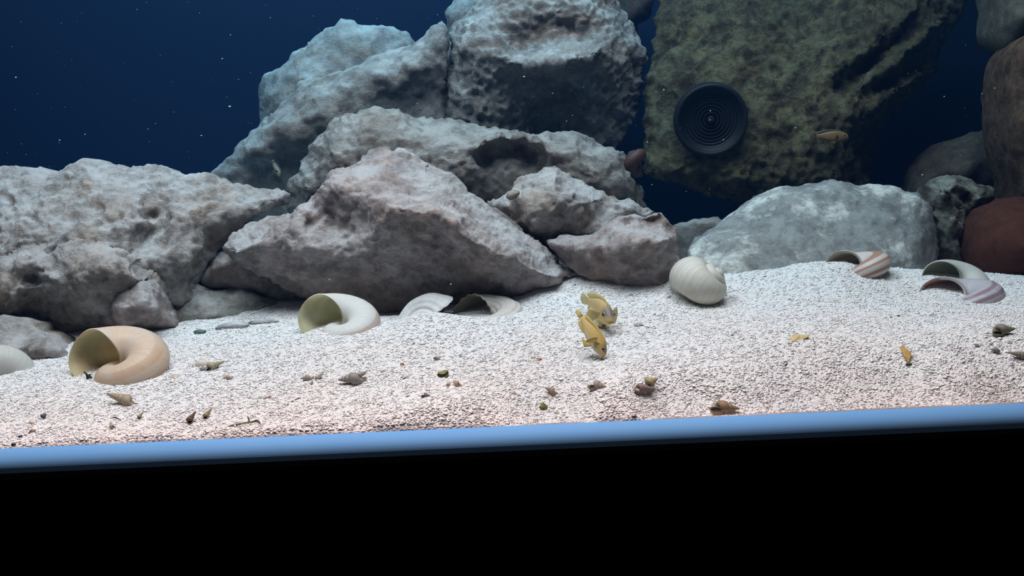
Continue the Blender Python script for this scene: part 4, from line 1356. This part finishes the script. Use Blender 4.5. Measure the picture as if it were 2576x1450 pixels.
def fish(label, hd, dorsal, center_px, Y, length, yel, top, head, belly, fin_c, bend=0.0, pect=1.0, droop=0.0, tail_spread=1.0, spot=True, finscale=1.0):
    V, Fc = fish_body('body')
    fins = {}
    D = lambda x: np.interp(x, [.18, .3, .45, .6, .75, .84], [.135, .150, .145, .118, .072, .055])
    # dorsal fin with spiny margin
    xs = np.linspace(.17, .80, 22)
    root = [(0.5 - x, 0, D(x) * .93) for x in xs]
    hgt = np.interp(xs, [.17, .25, .5, .68, .76, .80], [.025, .055, .065, .10, .10, .03]) * finscale
    tips = [(0.5 - x - .03 - .06 * (x > .6) * (x - .6) / .2, 0, D(x) + h_ + (0.012 if i % 2 else 0) * (x < .66)) for i, (x, h_) in enumerate(zip(xs, hgt))]
    fins['dorsal_fin'] = [fin_fan(root, tips)]
    xs = np.linspace(.55, .80, 10)
    E = lambda x: -np.interp(x, [.5, .6, .7, .8], [.122, .100, .072, .048])
    root = [(0.5 - x, 0, E(x) * .93) for x in xs]
    tips = [(0.5 - x - .05, 0, E(x) - h_ * finscale) for x, h_ in zip(xs, np.interp(xs, [.55, .6, .72, .80], [.02, .06, .10, .03]))]
    fins['anal_fin'] = [fin_fan(root, tips)]
    zs = np.linspace(-1, 1, 13)
    root = [(-.36, 0, .008 + .046 * z) for z in zs]
    tips = [(-.36 - .19 * math.cos(z * .75), 0, .008 + .125 * tail_spread * z) for z in zs]
    fins['tail_fin'] = [fin_fan(root, tips)]
    pf, pv = [], []
    for s in (1, -1):
        hw = .078
        ang = np.linspace(-.55, .55, 9)
        root = [(0.5 - .30, s * hw * .93, -.02 + .030 * a / .55) for a in ang]
        out = np.array([-.55, s * .75 * pect, -.25]); out /= np.linalg.norm(out)
        sp = np.array([0.25, 0, 1.0]); sp /= np.linalg.norm(sp)
        tips = [np.array(r) + (out * math.cos(a * 1.3) + sp * math.sin(a * 1.3) * .9) * .16 for r, a in zip(root, ang)]
        pf.append(fin_fan(root, tips, .003))
        root = [(0.5 - .30 - .02 * i, s * .032, -.118) for i in range(5)]
        tips = [np.array(r) + np.array((-.06 - .02 * i, s * .035, -.12 + .012 * i)) for i, r in enumerate(root)]
        pv.append(fin_fan(root, tips, .003))
    fins['pectoral_fin'] = pf
    fins['pelvic_fin'] = pv

    def bendit(P):
        P = np.array(P, float)
        x = P[:, 0]
        k = np.clip(0.25 - x, 0, 1)
        P[:, 1] = P[:, 1] + bend * k * k
        return P
    h = np.array(hd, float); h /= np.linalg.norm(h)
    d = np.array(dorsal, float); d -= h * (h @ d); d /= np.linalg.norm(d)
    R = np.stack([h, np.cross(d, h), d], 1)
    C = unproj(center_px[0], center_px[1], Y)
    tr = lambda P: (bendit(P) * length) @ R.T
    VB = tr(V)
    base = np.array([0, 0, VB[:, 2].min()])
    root = empty('fish', C + base)
    tag(root, label, 'fish')
    me = mesh('body', VB - base, Fc)
    # colour pattern of the skin
    x = 0.5 - V[:, 0]
    z = V[:, 2]
    cols = np.zeros((len(V), 4)); cols[:, 3] = 1
    for i in range(len(V)):
        c = np.array(yel)
        k = np.clip((z[i] - 0.02) / 0.09, 0, 1)
        c = c * (1 - k) + np.array(top) * k
        k = np.clip((-0.03 - z[i]) / 0.08, 0, 1) * (1 if x[i] < .6 else .4)
        c = c * (1 - k) + np.array(belly) * k
        k = np.clip((0.24 - x[i]) / 0.12, 0, 1) * np.clip((z[i] + 0.00) / 0.05, 0, 1)
        c = c * (1 - k) + np.array(head) * k
        if spot and abs(x[i] - .255) < .028 and -0.02 < z[i] < .045:
            c = np.array((0.03, 0.025, 0.02))
        cols[i, :3] = c
    ca = me.color_attributes.new('fc', 'FLOAT_COLOR', 'POINT')
    ca.data.foreach_set('color', cols.ravel())
    link('body', me, fish_mat('fish_skin', yel, top, head, belly), root)
    fm = fin_mat('fish_fin', fin_c)
    for nm, lst in fins.items():
        for Vf, Ff in lst:
            link(nm, mesh(nm, tr(Vf) - base, Ff), fm, root)
    me_w = plain('fish_eye_ring', (0.20, 0.21, 0.18), 0.25, 0.3)
    me_p = plain('fish_pupil', (0.004, 0.004, 0.006), 0.1, 0.5)
    import bmesh
    for s in (1, -1):
        for nm, rad, off, mt in (('eye', .032, 0.0, me_w), ('pupil', .022, .016, me_p)):
            bm = bmesh.new()
            bmesh.ops.create_uvsphere(bm, u_segments=16, v_segments=10, radius=rad)
            P = np.array([tuple(v.co) for v in bm.verts]) * np.array([1, .55, 1]) + np.array([0.5 - .125, s * (.056 + off), .038])
            fcs = [[v.index for v in f.verts] for f in bm.faces]
            bm.free()
            if nm == 'eye':
                eo = link('eye', mesh('eye', tr(P) - base, fcs), mt, root)
            else:
                link('pupil', mesh('pupil', tr(P) - base, fcs), mt, eo)
    # mouth line
    mp = [(0.5 - .028, .036, -.040), (0.5 - .010, .024, -.032), (0.5 - .001, 0.0, -.026), (0.5 - .010, -.024, -.032), (0.5 - .028, -.036, -.040)]
    mm = plain('fish_mouth', (0.16, 0.09, 0.03), 0.6)
    link('mouth', tube('mouth', list(tr(np.array(mp)) - base), [.0035 * length] + [.006 * length] * 3 + [.0035 * length], mm), mm, root)
    return root


YEL = (0.56, 0.40, 0.15)
fish('yellow fish diving nose-down towards the sand', (0.46, -0.42, -0.78), (0.86, 0.05, 0.5), (1487, 840), .470, .0285, YEL, (0.50, 0.30, 0.09), (0.20, 0.14, 0.13), (0.62, 0.54, 0.42), (0.66, 0.50, 0.16), bend=.10, finscale=.5, tail_spread=.40)
fish('yellow fish facing the viewer, just above the diving one', (0.20, -0.97, -0.10), (0.06, 0.05, 1.0), (1507, 778), .520, .046, YEL, (0.50, 0.37, 0.18), (0.16, 0.13, 0.13), (0.62, 0.46, 0.15), (0.72, 0.58, 0.24), bend=-.12, pect=1.3, finscale=.7, tail_spread=.65)
fish('dim orange fish swimming to the right before the green boulder', (1, -0.1, -0.05), (0, 0, 1), (2088, 343), .715, .0275, (0.20, 0.11, 0.05), (0.13, 0.085, 0.04), (0.22, 0.13, 0.045), (0.22, 0.13, 0.075), (0.11, 0.075, 0.045), spot=False, finscale=.6)
fish('faint beige fish hanging nose-down before the long sloping boulder', (0.42, -0.3, -0.86), (0.9, 0, 0.4), (695, 425), .755, .0150, (0.19, 0.155, 0.11), (0.14, 0.13, 0.10), (0.16, 0.14, 0.11), (0.20, 0.165, 0.13), (0.1, 0.11, 0.09), spot=False, finscale=.7)


# ------------------------------------------------------------------ floating particles in the water
def particles():
    V, Fc = [], []
    spots = [(578, 268, 9), (559, 148, 6), (150, 353, 6), (40, 195, 7), (507, 341, 6), (1318, 193, 7), (1670, 226, 7), (1134, 715, 6), (214, 338, 4), (1390, 235, 4), (1787, 279, 5), (1786, 302, 4), (1820, 352, 4), (1628, 358, 5),
             (1640, 465, 4), (2001, 322, 5), (2375, 243, 4), (2470, 236, 4), (2503, 222, 5), (828, 704, 5), (600, 200, 3), (372, 325, 3), (391, 311, 3), (580, 88, 4), (680, 45, 4), (345, 24, 4), (1050, 260, 4), (1425, 305, 4), (1440, 290, 3), (2320, 440, 5)]
    for i in range(120):
        spots.append((rng.uniform(0, 1600), rng.uniform(0, 430), rng.uniform(1.2, 2.4)))
    for i in range(50):
        spots.append((rng.uniform(1600, 2576), rng.uniform(0, 500), rng.uniform(1.2, 2.4)))
    base = [(1, 0, 0), (-1, 0, 0), (0, 1, 0), (0, -1, 0), (0, 0, .6), (0, 0, -.6)]
    f = [(0, 2, 4), (2, 1, 4), (1, 3, 4), (3, 0, 4), (2, 0, 5), (1, 2, 5), (3, 1, 5), (0, 3, 5)]
    for px, py, s in spots:
        Y = rng.uniform(0.44, 0.56) if s > 3 else rng.uniform(0.42, 0.60)
        c = unproj(px, py, Y)
        k = s * Y / FPX / 2
        o = len(V)
        for b in base:
            V.append(c + np.array(b) * k * rng.uniform(.6, 1.2, 3))
        Fc += [tuple(o + q for q in t) for t in f]
    return mesh('floating_particles', V, Fc, smooth=False)


o = link('floating_particles', particles(), plain('white_particles', (0.55, 0.55, 0.52), 0.8))
tag(o, 'fine white particles drifting in the water', 'particles', kind='stuff')
